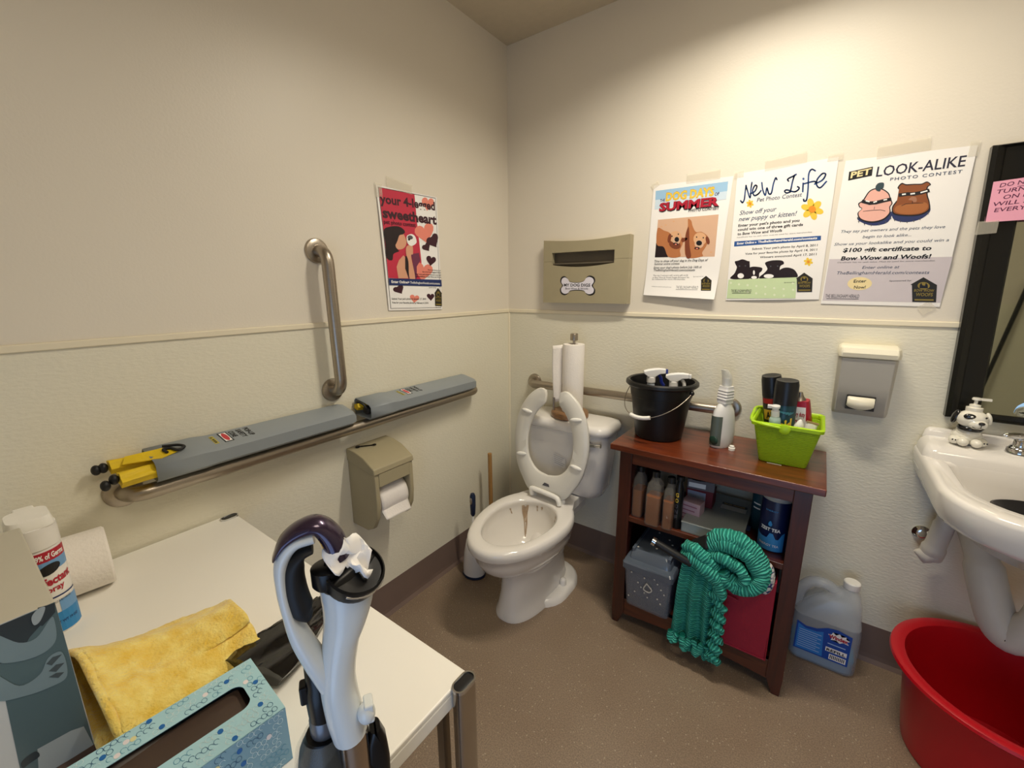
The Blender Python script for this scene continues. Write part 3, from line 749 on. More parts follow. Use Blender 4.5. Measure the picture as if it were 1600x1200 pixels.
# ------------------------------------------------------------------ seat cover dispenser
M_tan = mat('tan_plastic', '#a69c7f', .42, var=.03, bump=.08, bscale=500)
M_tan_d = mat('tan_plastic_dark', '#5d5547', .6)
t = thing('seat_cover_dispenser', 'tan toilet seat cover dispenser with a bone sticker on back wall', 'dispenser', (.44, 0, 1.42))
X0, X1, Z0, Z1, D = .236, .652, 1.275, 1.558, .042
def yf_(x):  # slightly bowed front
    return -(D + .006 * sin(pi * (x - X0) / (X1 - X0)))
xs = [X0 + (X1 - X0) * k / 16 for k in range(17)]
SX0, SX1, SZ0, SZ1 = .283, .588, 1.446, 1.500
def topz(x): return Z1 - .012 * sin(pi * (x - X0) / (X1 - X0))
def slotb(x): return SZ0 - .012 * sin(pi * max(0, min(1, (x - SX0) / (SX1 - SX0))))
mb = MB()
def strip(za, zb, xs):
    mb.loft([[(x, -.001, za(x)), (x, yf_(x), za(x)), (x, yf_(x), zb(x)), (x, -.001, zb(x))] for x in xs])
xi = [x for x in xs if x < SX0] + [SX0]; xj = [SX0 + (SX1 - SX0) * k / 12 for k in range(13)]; xk = [SX1] + [x for x in xs if x > SX1]
strip(lambda x: Z0, lambda x: 1.462, xi); strip(lambda x: Z0, lambda x: 1.462, xk); strip(lambda x: Z0, slotb, xj)
mb.build('front_cover', M_tan, t, world=True, smooth=30)
mb = MB()
strip(lambda x: 1.4628, topz, xi); strip(lambda x: 1.4628, topz, xk); strip(lambda x: SZ1, topz, xj)
mb.build('top_cover', M_tan, t, world=True, smooth=30)
MB().box(SX0 - .01, -.018, SZ0 - .015, SX1 + .01, -.001, SZ1 + .005).build('slot_back', M_tan_d, t, world=True)
MB().box(SX0, -.034, SZ0 + .002, SX1, -.018, SZ0 + .008).build('slot_ledge', M_tan_d, t, world=True)
def PB(u, v):
    x = X0 + (X1 - X0) * u; return Vector((x, yf_(x), Z1 + (Z0 - Z1) * v))
F = Flat([(178, 205), (1272, 112), (1218, 997), (172, 975)], PB, lambda u, v: Vector((0, -1, 0)), ins=.0004)
bone = [(470, 640), (510, 665), (535, 705), (600, 718), (680, 715), (735, 690), (762, 648), (805, 632), (852, 655), (862, 705), (835, 760), (862, 815), (850, 868), (800, 888), (755, 868), (725, 832), (640, 822), (545, 832), (512, 868), (465, 882), (422, 858), (412, 805), (440, 760), (415, 710), (428, 658)]
cx_, cy_ = 637, 760
F.poly('bone_sticker_outline', K, bone, True)
F.poly('bone_sticker', mat('ink_lilac_white', '#e6e3ee', .4), [(cx_ + (a - cx_) * .93, cy_ + (b - cy_) * .86) for a, b in bone], True)
F.text('sticker_lettering', K, 'MY DOG DIGS', (465, 770), (803, 772), 36, .02); F.text('sticker_lettering', GRY, 'Bow Wow & Woofs', (488, 808), (776, 810), 24, .0)
F.build(t)

# ------------------------------------------------------------------ toilet paper dispenser on the left wall
M_tissue = mat('tissue_paper', '#efe9e4', .9, var=.03, bump=.25, bscale=140)
t = thing('toilet_paper_dispenser', 'tan wall dispenser with toilet roll hanging out on left wall', 'dispenser', (0, -.915, .50))
side = [(0.003, .775), (.05, .776), (.10, .763), (.152, .733), (.156, .70), (.156, .60), (.150, .55), (.125, .505), (.09, .487), (.0, .487)]
MB().prism(side, -1.0, -.982, 'y').build('side_panel', M_tan, t, world=True, bevel=.004)
MB().prism(side, -.848, -.83, 'y').build('side_panel', M_tan, t, world=True, bevel=.004)
MB().prism([(0.003, .785), (.05, .783), (.10, .770), (.157, .738), (.160, .718), (.150, .715), (.003, .74)], -1.003, -.827, 'y').build('lid', M_tan, t, world=True, bevel=.004)
MB().prism([(.130, .717), (.157, .717), (.157, .668), (.130, .664)], -.983, -.847, 'y').build('front_panel', M_tan, t, world=True, bevel=.002)
MB().box(.003, -.985, .49, .02, -.845, .74).build('back_plate', M_tan_d, t, world=True)
mb = MB(); 
rings = [[(.085 + r * cos(2 * pi * j / 32), y, .60 + r * sin(2 * pi * j / 32)) for j in range(32)] for y, r in ((-.978, .02), (-.978, .057), (-.852, .057), (-.852, .02))]
mb.loft(rings).build('toilet_roll', M_tissue, t, world=True, smooth=40)
def tail(u, v):
    a = radians(60 - 95 * min(1, v * 1.6)); y = -.974 + .12 * u
    if v < .62: x, z = .085 + .0585 * cos(a), .60 + .0585 * sin(a)
    else:
        q = (v - .62) / .38; x, z = .085 + .0585 * cos(radians(-35)) + .012 * q - .01 * q * u, .60 + .0585 * sin(radians(-35)) - .04 * q + .012 * q * (1 - u)
    return Vector((x + .018 * v * v + .001 * sin(u * 9), y + .006 * v, z))
MB().grid(tail, 10, 16).build('paper_tail', M_tissue, t, world=True, solid=.001)
one('key', 'small dark key lying on top of the toilet paper dispenser', 'key',
    MB().tube([(.035, -.965, .788), (.05, -.935, .786), (.06, -.915, .785)], .0022, 6).lathe([(.008, 0), (.008, .003)], 12, (.031, -.972, .787)).box(.052, -.925, .785, .062, -.915, .788),
    mat('black_metal', '#1b1613', .4, .6), (.05, -.94, .785))

# ------------------------------------------------------------------ soap dispenser on the back wall
M_lgrey = mat('light_grey_plastic', '#b5b1a8', .42, var=.03); M_cream = mat('cream_plastic', '#ece6d0', .32, var=.02)
t = thing('soap_dispenser', 'grey wall soap dispenser with cream lid and push bar', 'dispenser', (1.47, 0, .93))
def trap(z, x0, x1, d): return [(x0, -.001, z), (x0, -d * .8, z), (x0 + .008, -d, z), (x1 - .008, -d, z), (x1, -d * .8, z), (x1, -.001, z)]
MB().loft([trap(z, a, b, d) for z, a, b, d in ((.922, 1.400, 1.541, .036), (.935, 1.398, 1.543, .048), (1.03, 1.396, 1.543, .066), (1.118, 1.394, 1.543, .080))]).build('body', M_lgrey, t, world=True, bevel=.003)
MB().loft([trap(z, a, b, d) for z, a, b, d in ((1.119, 1.391, 1.546, .084), (1.135, 1.390, 1.547, .088), (1.150, 1.392, 1.545, .082), (1.157, 1.397, 1.540, .07))]).build('lid', M_cream, t, world=True, bevel=.004)
MB().box(1.432, -.066, .947, 1.506, -.03, .994).build('push_bar_recess', mat('dark_gap', '#2b2926', .6), t, world=True)
mb = MB(); rings = []
for k in range(11):
    x = 1.434 + .070 * k / 10; q = sin(pi * k / 10) ** .5 if 0 < k < 10 else 0.15
    rings.append([(x, -.06, .990), (x, -.064 - .006 * q, .990), (x, -.072 - .008 * q, .975), (x, -.070 - .008 * q, .962 - .006 * q), (x, -.06, .958 - .014 * q)])
mb.loft(rings).build('push_bar', M_cream, t, world=True, smooth=60)

# ------------------------------------------------------------------ mirror and note
M_blackframe = mat('black_mirror_frame', '#121210', .25, var=.2, nscale=40)
def tilt(p):  # the mirror hangs upright a little off the wall
    return Vector(p)
t = thing('mirror', 'black framed mirror on back wall over the sink', 'mirror', (2.0, 0, .95))
mx0, mx1, mz0, mz1 = 1.676, 2.36, .952, 1.712
fr = [(0, -.002), (0, -.028), (.010, -.034), (.022, -.028), (.028, -.022), (.070, -.018), (.075, -.012), (.075, -.002)]
def miter(a, y): q = a * .28; return [(mx0 + a, y, mz0 + q), (mx1 - q, y, mz0 + q), (mx1 - q, y, mz1 - q), (mx0 + a, y, mz1 - q)]  # left side widened, its black stands in for a dark reflected band
xsh = lambda p: (p[0] - .028 * (p[2] - mz0) / (mz1 - mz0), p[1] - .006 * (p[2] - mz0) / (mz1 - mz0), p[2])
mb = MB(); R_ = [[xsh(p) for p in miter(a, y)] for a, y in fr]
mb.loft(R_ + [R_[0]], False, False)
mb.build('frame', M_blackframe, t, world=True, smooth=30)
MB().box(mx0 + .03, -.0115, mz0 + .012, mx1 - .012, -.004, mz1 - .012).build('glass', mat('mirror_glass', '#b9bdb0', .02, 1.0, var=.01), t, world=True, smooth=0)
t = thing('note', 'pink handwritten note taped to the top of the mirror', 'note', (1.76, -.045, 1.57))
nq = [Vector((1.662, -.038, 1.618)), Vector((1.834, -.038, 1.628)), Vector((1.838, -.038, 1.515)), Vector((1.664, -.038, 1.514))]
def PN(u, v): return nq[0] * (1 - u) * (1 - v) + nq[1] * u * (1 - v) + nq[2] * u * v + nq[3] * (1 - u) * v
M_pink = mat('pink_paper', '#f0a9c0', .7, var=.03); PEN = ink('pen', '#5b1f45')
sheet(4, 4, PN, lambda u, v: Vector((0, -1, 0))).build('paper', M_pink, t, world=True, smooth=0, recalc=False)
F = Flat([(0, 0), (17, 0), (17, 12), (0, 12)], PN, lambda u, v: Vector((0, -1, 0)))
for k, (s_, a, b) in enumerate((("DO NOT", 1.5, 8.5), ("TURN FAUCET", 1.2, 14.5), ("ON FULL", 2.6, 10), ("WILL SPRAY", 1.0, 12.5), ("EVERYWHERE", 1.4, 14), ("Thanks", 8, 13))):
    F.text('handwriting', PEN, s_, (a, 1.9 + 1.8 * k), (b, 1.6 + 1.8 * k), 1.15, .004, .12)
F.line('handwriting', PEN, [(4.8, 2.3), (8.6, 2.0)], .12)
F.build(t)
MB().add([PN(0, .97) + Vector((-.012, -.001, 0)), PN(.16, .97) + Vector((0, -.001, 0)), PN(.16, 1) + Vector((0, -.001, -.03)), PN(0, 1) + Vector((-.014, -.001, -.032))], [(0, 1, 2, 3)]).build('tape', M_tape, t, world=True, smooth=0, solid=.0004)
# ------------------------------------------------------------------ toilet
M_porc = mat('white_porcelain', '#e9e5e0', .12, var=.015, nscale=4, coat=.6)
M_seat = mat('white_seat_plastic', '#dfdcd3', .28, var=.015, bump=.05, bscale=300)
def egg(cx, hw, yf, yb, z, n=48, px=2.0, ysplit=.42):
    """closed egg: front tip at yf (towards the room), back at yb"""
    cy = yb + (yf - yb) * ysplit; out = []
    for j in range(n):
        a = 2 * pi * j / n
        s_, c_ = sin(a), cos(a)
        x = cx + hw * (abs(s_) ** (2 / px)) * (1 if s_ >= 0 else -1)
        L = (cy - yf) if c_ < 0 else (yb - cy)
        y = cy + L * (abs(c_) ** (2 / px)) * (1 if c_ >= 0 else -1)
        out.append((x, y, z))
    return out
TX = .420
t = thing('toilet', 'white porcelain toilet with raised open-front seat in the corner', 'toilet', (TX, -.40, 0))
rings = [egg(TX, .106, -.628, -.175, 0, px=2.5), egg(TX, .106, -.628, -.175, .012, px=2.5), egg(TX, .097, -.619, -.185, .035, px=2.4),
         egg(TX, .089, -.606, -.19, .10, px=2.3), egg(TX, .086, -.602, -.19, .17, px=2.2), egg(TX, .090, -.610, -.19, .205, px=2.1), egg(TX, .108, -.640, -.19, .222, px=2.05),
         egg(TX, .134, -.688, -.19, .248), egg(TX, .155, -.722, -.195, .280), egg(TX, .169, -.744, -.205, .318), egg(TX, .175, -.754, -.21, .352),
         egg(TX, .184, -.765, -.215, .358), egg(TX, .189, -.772, -.22, .37), egg(TX, .189, -.772, -.22, .392), egg(TX, .184, -.766, -.225, .402), egg(TX, .176, -.756, -.235, .406),
         egg(TX, .142, -.712, -.318, .406), egg(TX, .136, -.706, -.324, .402), egg(TX, .134, -.703, -.326, .392), egg(TX, .140, -.708, -.320, .378),
         egg(TX, .136, -.70, -.325, .34), egg(TX, .118, -.67, -.34, .29), egg(TX, .09, -.62, -.37, .245), egg(TX, .062, -.57, -.40, .22), egg(TX, .03, -.52, -.43, .212)]
MB().loft(rings).build('bowl', M_porc, t, world=True, smooth=60)
MB().loft([egg(TX, .066, -.575, -.40, z) for z in (.2225, .224)]).build('water', mat('toilet_water', '#b9b4a2', .03, var=.02), t, world=True)
# rear deck joining bowl and tank, foot with bolt cap
dk = [(TX - .112, -.185), (TX + .112, -.185), (TX + .112, -.235), (TX + .150, -.33), (TX + .135, -.345), (TX + .10, -.30), (TX, -.285), (TX - .10, -.30), (TX - .135, -.345), (TX - .150, -.33), (TX - .112, -.235)]
MB().prism(dk, .358, .4055, 'z').build('deck', M_porc, t, world=True, bevel=.006, smooth=40)
MB().prism([(TX - .085, -.06), (TX + .085, -.06), (TX + .09, -.24), (TX - .09, -.24)], .30, .402, 'z').prism([(TX - .11, -.12), (TX + .11, -.12), (TX + .11, -.24), (TX - .11, -.24)], .36, .404, 'z').build('tank_shelf', M_porc, t, world=True, bevel=.006)
MB().loft([[(x, y, z) for x, y in rrect(TX, -.325, hx, hy, r)] for z, hx, hy, r in ((0, .150, .170, .13), (.022, .148, .168, .13), (.032, .136, .156, .12))]).build('foot', M_porc, t, world=True, smooth=50)
MB().ball((TX, -.30, .17), .082, .12, .11, 28, 16).build('trapway', M_porc, t, world=True, smooth=60)
for sx in (1, -1):
    MB().lathe([(.0145, .03), (.0145, .05), (.012, .060), (.006, .064)], 20, (TX + sx * .112, -.325, 0)).build('bolt_cap', M_porc, t, world=True, smooth=50)
# tank
TK = .437
def rr3(hx, y0, y1, z, r): return [(x, y, z) for x, y in rrect(TK, (y0 + y1) / 2, hx, (y1 - y0) / 2, r)]
MB().loft([rr3(.150, -.175, -.06, .402, .05), rr3(.178, -.190, -.045, .412, .06), rr3(.195, -.200, -.035, .45, .06), rr3(.208, -.208, -.028, .58, .055), rr3(.216, -.214, -.024, .715, .05)]).build('tank', M_porc, t, world=True, smooth=60)
MB().loft([rr3(.222, -.222, -.018, .716, .06), rr3(.229, -.230, -.014, .722, .065), rr3(.230, -.232, -.012, .742, .065), rr3(.222, -.224, -.02, .757, .06), rr3(.200, -.20, -.04, .762, .05)]).build('tank_lid', M_porc, t, world=True, smooth=60)
MB().ball((.575, -.219, .686), .020, .009, .018).box(.545, -.226, .680, .60, -.216, .692).tube([(.575, -.228, .686), (.60, -.236, .686), (.645, -.232, .690)], [.007, .008, .009], 10).build('flush_lever', M_chrome, t, world=True, smooth=60)
# raised seat: plane leaning on the tank lid
H0 = Vector((TX, -.292, .428)); H1 = Vector((TX, -.240, .905)); eb = (H1 - H0).normalized(); ea = Vector((1, 0, 0)); en = ea.cross(eb).normalized()
if en.y > 0: en = -en
def SP(a, b, d=0): return H0 + ea * a + eb * b + en * d
outer = [(.085, .0), (.13, .05), (.168, .12), (.187, .21), (.186, .29), (.168, .37), (.13, .435), (.09, .472), (.062, .484), (.040, .476)]
inner = [(.034, .455), (.036, .42), (.068, .385), (.098, .335), (.115, .27), (.114, .20), (.095, .145), (.055, .105), (.0, .092)]
half = catmull([(a, b, 0) for a, b in outer + inner], 4)
poly = [(p.x, p.y) for p in half]; poly = poly + [(-a, b) for a, b in reversed(poly[:-1])]
# build as quads between outer and inner curves for clean shading
oc = catmull([(a, b, 0) for a, b in [(0, 0)] + outer], 5); ic = catmull([(a, b, 0) for a, b in [(.036, .462)] + inner][::-1], 5)
def resamp(c, n):
    L = [0]
    for p, q in zip(c[:-1], c[1:]): L.append(L[-1] + (q - p).length)
    out = []
    for k in range(n + 1):
        d = L[-1] * k / n; i = max(j for j in range(len(L)) if L[j] <= d + 1e-9); i = min(i, len(c) - 2)
        f_ = (d - L[i]) / max(1e-9, L[i + 1] - L[i]); out.append(c[i].lerp(c[i + 1], f_))
    return out
oc = resamp(oc, 44); ic = resamp(ic, 44)
mb = MB()
for s_ in (1, -1):
    secs = []
    for o_, i_ in zip(oc, ic):
        def q(f_, d): p = o_.lerp(i_, f_); return SP(s_ * p.x, p.y, d)
        secs.append([q(0, 0), q(0, .008), q(.06, .014), q(.5, .017), q(.94, .014), q(1, .008), q(1, 0), q(.94, -.004), q(.06, -.004)])
    mb.loft(secs, True, True)
seat = mb.build('seat', M_seat, t, world=True, smooth=50)
M_bump = mat('bumper_white', '#f4f2ec', .35)
Rm = Matrix((ea, eb, en)).transposed()
for a, b, r in ((.124, .37, 8), (-.124, .37, -8), (.141, .165, -8), (-.141, .165, 8)):
    MB().ball(SP(a, b, .017), .028, .009, .008, rotm=Rm @ Matrix.Rotation(radians(r), 3, 'Z')).build('bumper', M_bump, seat, world=True, smooth=60)
MB().add([SP(a, b, .0176) for a, b in ((-.018, .045), (.02, .045), (.016, .057), (-.006, .060))], [(0, 1, 2, 3)]).build('maker_mark', ink('grey', '#55545a'), seat, world=True, smooth=0)
hb = [SP(-.070, -.012, .012), SP(-.070, .012, .022), SP(-.062, .020, .024), SP(0, .018, .026), SP(.062, .012, .028), SP(.078, .0, .03), SP(.082, -.018, .028)]
MB().tube(catmull(hb, 5), .011, 12).build('hinge', M_bump, t, world=True, smooth=60)
for sx in (-1, 1): MB().lathe([(.017, .404), (.016, .425), (.010, .431)], 18, (TX + sx * .075, -.285, 0)).build('hinge_post', M_bump, t, world=True, smooth=50)
MB().box(TX - .075, -.283, .415, TX + .075, -.270, .440).build('hinge_bar', M_bump, t, world=True, bevel=.004)
# tank sticker, pedestal print, rust stains
def tank_pt(u, v): return Vector((.400 + .066 * u + .006 * v, -.2122 + .003 * v, .602 - .058 * v - .012 * u))
sheet(3, 3, tank_pt, lambda u, v: Vector((0, -1, 0)), .0003).build('sticker', mat('sticker_paper', '#e4e1de', .5), t, world=True, smooth=0, recalc=False)
F = Flat([(0, 0), (10, 0), (10, 9), (0, 9)], tank_pt, lambda u, v: Vector((0, -1, 0)), .0004)
for k in range(5): F.rect('sticker_lines', ink('pale_ink', '#a9a7aa'), (.8, 1 + 1.5 * k), (9 - (k % 3), 1.4 + 1.5 * k), 1)
F.build(t)
def ped(u, v):
    z = .150 - .062 * v; a = radians(222 + 34 * u)
    hw, yf = .0985, -.620
    cy = -.19 + (yf + .19) * .42; s_, c_ = sin(a), cos(a)
    x = TX + hw * abs(s_) ** (2 / 2.25) * (1 if s_ > 0 else -1) ; y = cy - (cy - yf) * abs(c_) ** (2 / 2.25)
    return Vector((x, y, z)) + Vector((-.35, -.9, 0)) * .004
F = Flat([(0, 0), (10, 0), (10, 10), (0, 10)], ped, lambda u, v: Vector((-.4, -.9, 0)), .0003)
for k in range(6): F.rect('printed_label', ink('label_grey', '#9b948c'), (.5 + .3 * (k % 2), .3 + 1.1 * k), (8.5 - 2 * (k % 2), .85 + 1.1 * k), 3)
F.rect('printed_label', ink('label_grey', '#9b948c'), (1, 8.8), (3, 9.4), 2)
F.build(t)
M_rust = mat('rust_stain', '#a07a4c', .5, alpha=.6, var=.5, nscale=60, var2='#c9a67c')
def inwall(a, z):  # inner surface of the bowl between two rings
    zs = [(.378, .140, -.708, -.320), (.34, .136, -.70, -.325), (.29, .118, -.67, -.34), (.245, .09, -.62, -.37)]
    for (z1, h1, f1, b1), (z2, h2, f2, b2) in zip(zs[:-1], zs[1:]):
        if z <= z1 and z >= z2:
            k = (z1 - z) / (z1 - z2); hw = h1 + (h2 - h1) * k; yf = f1 + (f2 - f1) * k; yb = b1 + (b2 - b1) * k
            cy = yb + (yf - yb) * .42; c_ = cos(a)
            return Vector((TX + (hw - .0025) * sin(a), cy + ((cy - yf) if c_ < 0 else (yb - cy)) * c_ * .985, z))
for a0, z1, z0, wd, dr in ((-38, .376, .245, 4.4, 3), (-30, .376, .255, 3.4, -3), (-34, .370, .30, 4, 0), (-12, .377, .352, 2.5, 1), (-2, .377, .362, 4, 0), (38, .376, .345, 3.2, -2), (-62, .372, .345, 2.5, 3)):
    def fn(u, v, a0=a0, z1=z1, z0=z0, wd=wd, dr=dr):
        return inwall(radians(a0 + dr * v + (u - .5) * wd * (1.1 - .6 * v + .25 * sin(9 * v + a0))), z1 + (z0 - z1) * v) + Vector((0, -.001, .001))
    MB().grid(fn, 2, 14).build('rust_stain', M_rust, t, world=True, smooth=60)

# paper towel holder on the tank
M_acacia = wood_mat('turned_wood', '#6d4a2c', '#a4784c', 'x', .35, 1.6)
t = thing('paper_towel_holder', 'upright paper towel holder with round wooden base on the toilet tank', 'paper holder', (.440, -.128, .762))
MB().lathe([(.082, .7625), (.086, .766), (.086, .784), (.082, .789)], 40, (.440, -.128, 0)).build('base', M_acacia, t, world=True, smooth=40)
MB().lathe([(.006, .79), (.006, 1.125)], 14, (.452, -.128, 0)).build('rod', M_steel, t, world=True)
MB().lathe([(.016, 1.115), (.0175, 1.117), (.0175, 1.142), (.016, 1.145)], 24, (.452, -.128, 0)).build('knob', M_steel, t, world=True)
MB().tube([(.375, -.165, .789), (.375, -.165, .850)], .0055, 12).build('tension_arm', M_steel, t, world=True)
M_towel = mat('paper_towel', '#efe9e2', .9, var=.02, bump=.35, bscale=160)
t = thing('paper_towel_roll', 'white paper towel roll standing on the wooden holder, end sheet loose', 'paper roll', (.452, -.128, .79))
MB().lathe([(.020, .792), (.047, .7905), (.048, .795), (.048, 1.095), (.047, 1.0985), (.020, 1.099), (.019, 1.097), (.019, .792)], 40, (.452, -.128, 0), False, False).build('roll', M_towel, t, world=True, smooth=40)
def flap(u, v):
    x = .452 - .048 - .044 * u + .012 * v * u; y = -.143 - .030 * u * (1 - .5 * u) - .008 * sin(3 * v) * u
    return Vector((x, y, 1.094 - .262 * v - .006 * u))
MB().grid(flap, 8, 14).build('loose_sheet', M_towel, t, world=True, solid=.0008, smooth=60)

# toilet brush and plunger
M_navy = mat('navy_plastic', '#18233f', .35)
t = thing('toilet_brush', 'white and navy toilet brush in its caddy left of the toilet', 'toilet brush', (.125, -.468, 0))
MB().lathe([(.058, .0), (.060, .004), (.058, .012)], 32, (.125, -.468, 0), sx=1.0, sy=.85).build('rim', M_navy, t, world=True, smooth=50)
MB().lathe([(.056, .012), (.055, .05), (.048, .12), (.036, .18), (.022, .215), (.012, .225)], 32, (.125, -.468, 0), sx=1.0, sy=.85).build('caddy', M_porc, t, world=True, smooth=60)
MB().tube([(.125, -.468, .22), (.125, -.466, .31)], .006, 10).build('stem', M_bump, t, world=True)
MB().tube([(.125, -.466, .305), (.125, -.466, .315), (.125, -.465, .36), (.125, -.465, .405), (.125, -.465, .418)], [.006, .0115, .0135, .0135, .009], 14).build('handle', M_navy, t, world=True, smooth=60)
MB().ball((.127, -.480, .385), .0075, .004, .017).build('grip_inlay', M_steel, t, world=True, smooth=60)
t = thing('plunger', 'toilet plunger with bare wooden handle behind the toilet bowl', 'plunger', (.089, -.285, 0))
MB().tube([(.089, -.285, .07), (.088, -.288, .548)], .0105, 14).build('handle', wood_mat('bare_wood', '#8c6638', '#b5894f', 'z', .6, 1, 0), t, world=True)
MB().lathe([(.060, .0), (.064, .004), (.063, .03), (.048, .06), (.022, .078), (.016, .10), (.011, .10)], 28, (.089, -.285, 0)).build('rubber_cup', mat('brown_rubber', '#6a2c20', .6), t, world=True, smooth=50)

# ------------------------------------------------------------------ wooden shelf unit
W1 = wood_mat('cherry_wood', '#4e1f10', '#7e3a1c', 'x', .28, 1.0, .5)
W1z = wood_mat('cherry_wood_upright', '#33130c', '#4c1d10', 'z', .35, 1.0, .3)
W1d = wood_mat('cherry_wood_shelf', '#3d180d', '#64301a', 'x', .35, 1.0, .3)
t = thing('shelf_unit', 'dark red wooden shelf unit against the back wall beside the toilet', 'shelf', (1.075, -.19, 0))
MB().box(.744, -.375, .747, 1.406, -.012, .770).build('top', W1, t, world=True, bevel=.003)
def leg(x0, x1, y0, y1, flare):
    f = .012 * flare
    return MB().loft([[(x0, y0, z0_), (x1, y0, z1_), (x1, y1, z1_), (x0, y1, z0_)] for z0_, z1_ in ((.745, .745), (.13, .13))] + [[(x0 + .002 * 0, y0, 0), (x1 + 0, y0, 0), (x1, y1, 0), (x0, y1, 0)]])
for x0, x1, sgn in ((.779, .826, 1), (1.330, 1.377, -1)):
    for y0, y1 in ((-.360, -.318), (-.062, -.020)):
        g = .020
        mb = MB()
        if sgn > 0: secs = [(x0, x1, .747), (x0, x1, .16), (x0, x1 + .002, .06), (x0 + .004, x1 - g, 0)]
        else: secs = [(x0, x1, .747), (x0, x1, .16), (x0 - .002, x1, .06), (x0 + g, x1 - .004, 0)]
        mb.loft([[(a, y0, z), (b, y0, z), (b, y1, z), (a, y1, z)] for a, b, z in secs]).build('leg', W1z, t, world=True, bevel=.002, smooth=30)
for x0, x1 in ((.790, .802), (1.355, 1.367)): MB().box(x0, -.318, .07, x1, -.062, .745).build('side_panel', W1z, t, world=True)
MB().box(.826, -.356, .700, 1.330, -.338, .747).build('apron', W1d, t, world=True, bevel=.001)
MB().box(.826, -.042, .700, 1.330, -.024, .747).build('apron', W1d, t, world=True)
MB().box(.802, -.356, .464, 1.355, -.024, .485).build('shelf', W1d, t, world=True, bevel=.002)
MB().box(.802, -.356, .100, 1.355, -.024, .120).build('shelf', W1d, t, world=True, bevel=.001)
arc = [(.826, .120), (.826, .046)] + [(.826 + .504 * k / 14, .046 + .016 * sin(pi * k / 14)) for k in range(1, 14)] + [(1.330, .046), (1.330, .120)]
MB().prism(arc, -.354, -.338, 'y').build('bottom_apron', W1d, t, world=True)

# things standing on it
M_blackp = mat('black_plastic', '#0f0f10', .38, var=.1)
t = thing('bucket', 'round black bucket with white handle grip on the wooden shelf unit', 'bucket', (.862, -.180, .770))
c = (.862, -.180, .7705)
MB().lathe([(.084, 0), (.088, .004), (.111, .165), (.113, .166), (.118, .204), (.128, .206), (.134, .212), (.133, .222), (.126, .227), (.118, .224), (.114, .198), (.086, .008), (.001, .006)], 56, c, True, False).build('pail', M_blackp, t, world=True, smooth=35)
pv = [Vector(c) + Vector((.130 * cos(radians(a)), .130 * sin(radians(a)), .196)) for a in (340, 160)]
for p in pv: MB().ball(p, .009).build('handle_pivot', M_blackp, t, world=True, smooth=60)
m_ = Vector((cos(radians(250)), sin(radians(250)), 0)); mid = Vector(c) + Vector((0, 0, .198)); aa = (pv[0] - mid)
arcp = [mid + aa * cos(a) * 1.01 + (m_ * .140 + Vector((0, 0, -.098))) * sin(a) for a in [pi * k / 30 for k in range(31)]]
MB().tube(arcp, .0016, 8).build('wire_handle', M_steel, t, world=True, smooth=60)
MB().tube(arcp[11:18], .0075, 14).build('grip', M_bump, t, world=True, smooth=50)

M_bottle = mat('white_bottle_plastic', '#e3e2e0', .35, var=.02); M_blue = mat('deep_blue_plastic', '#1d2c80', .35)
M_bottle_b = mat('pale_blue_bottle', '#bcc6d2', .3)
def sprayer(label, loc, rz, bodym, headm, trigm, h=.19, r=.036, group=None):
    t = thing('spray_bottle', label, 'spray bottle', loc, rz, group)
    MB().lathe([(r * .95, 0), (r, .004), (r, h * .55), (r * .85, h * .72), (r * .45, h * .92), (.013, h), (.013, h + .008)], 28).build('bottle', bodym, t, smooth=60)
    MB().lathe([(.0165, h + .002), (.0165, h + .022), (.013, h + .024)], 20).build('collar', headm, t, smooth=40)
    z = h + .024
    MB().loft([[(x, s_ * w_, z + q) for s_, q in ((-1, lo), (1, lo), (1, hi), (.6, hi + .003), (-.6, hi + .003), (-1, hi))] for x, w_, lo, hi in ((-.030, .012, .014, .020), (-.012, .014, 0, .026), (.012, .013, 0, .030), (.030, .011, .012, .031), (.052, .009, .014, .029))]).build('head', headm, t, bevel=.002, smooth=40)
    MB().box(.052, -.007, z + .013, .061, .007, z + .030).build('nozzle', trigm, t, bevel=.002)
    MB().tube(catmull([(.024, 0, z + .012), (.036, 0, z - .004), (.040, 0, z - .022), (.050, 0, z - .036)], 4), [.005] * 13, 10, flat=1.3).build('trigger', trigm, t, smooth=60)
    return t
G_sb = 'spray bottles in the black bucket'
sprayer('spray bottle with white head and blue trigger in the black bucket', (.820, -.180, .779), radians(28), M_bottle_b, M_bottle, M_blue, .200, .036, G_sb)
sprayer('all white spray bottle in the black bucket, right of the blue-trigger one', (.903, -.168, .779), radians(14), M_bottle, M_bottle, M_bottle, .190, .036, G_sb)

# flat white bottle with clear nozzle cover
t = thing('cleaner_bottle', 'tall white bottle with clear nozzle cover between bucket and green basket', 'bottle', (1.088, -.160, .770), radians(60))
def el(cx, rx, ry, z, n=28): return [(cx + rx * cos(2 * pi * j / n), ry * sin(2 * pi * j / n), z) for j in range(n)]
MB().loft([el(0, .046, .026, 0), el(0, .050, .029, .006), el(0, .052, .029, .05), el(-.002, .050, .027, .10), el(-.004, .044, .024, .135), el(-.004, .026, .018, .160), el(-.004, .018, .016, .168)]).build('bottle', M_bottle, t, smooth=60)
mb = MB(); rings = []
for k in range(13):
    z = .165 + .062 * k / 12; o_ = .002 if (k % 2 and 2 < k < 11) else 0
    rings.append([(x - .004, y, z) for x, y in rrect(0, 0, .023 - .001 * k * .4 + o_, .019 + o_, .006, 3)])
mb.loft(rings).build('ribbed_neck', M_bottle, t, smooth=30)
M_clear = clear_mat('clear_plastic', '#e6e8e4', .12, alpha=.45)
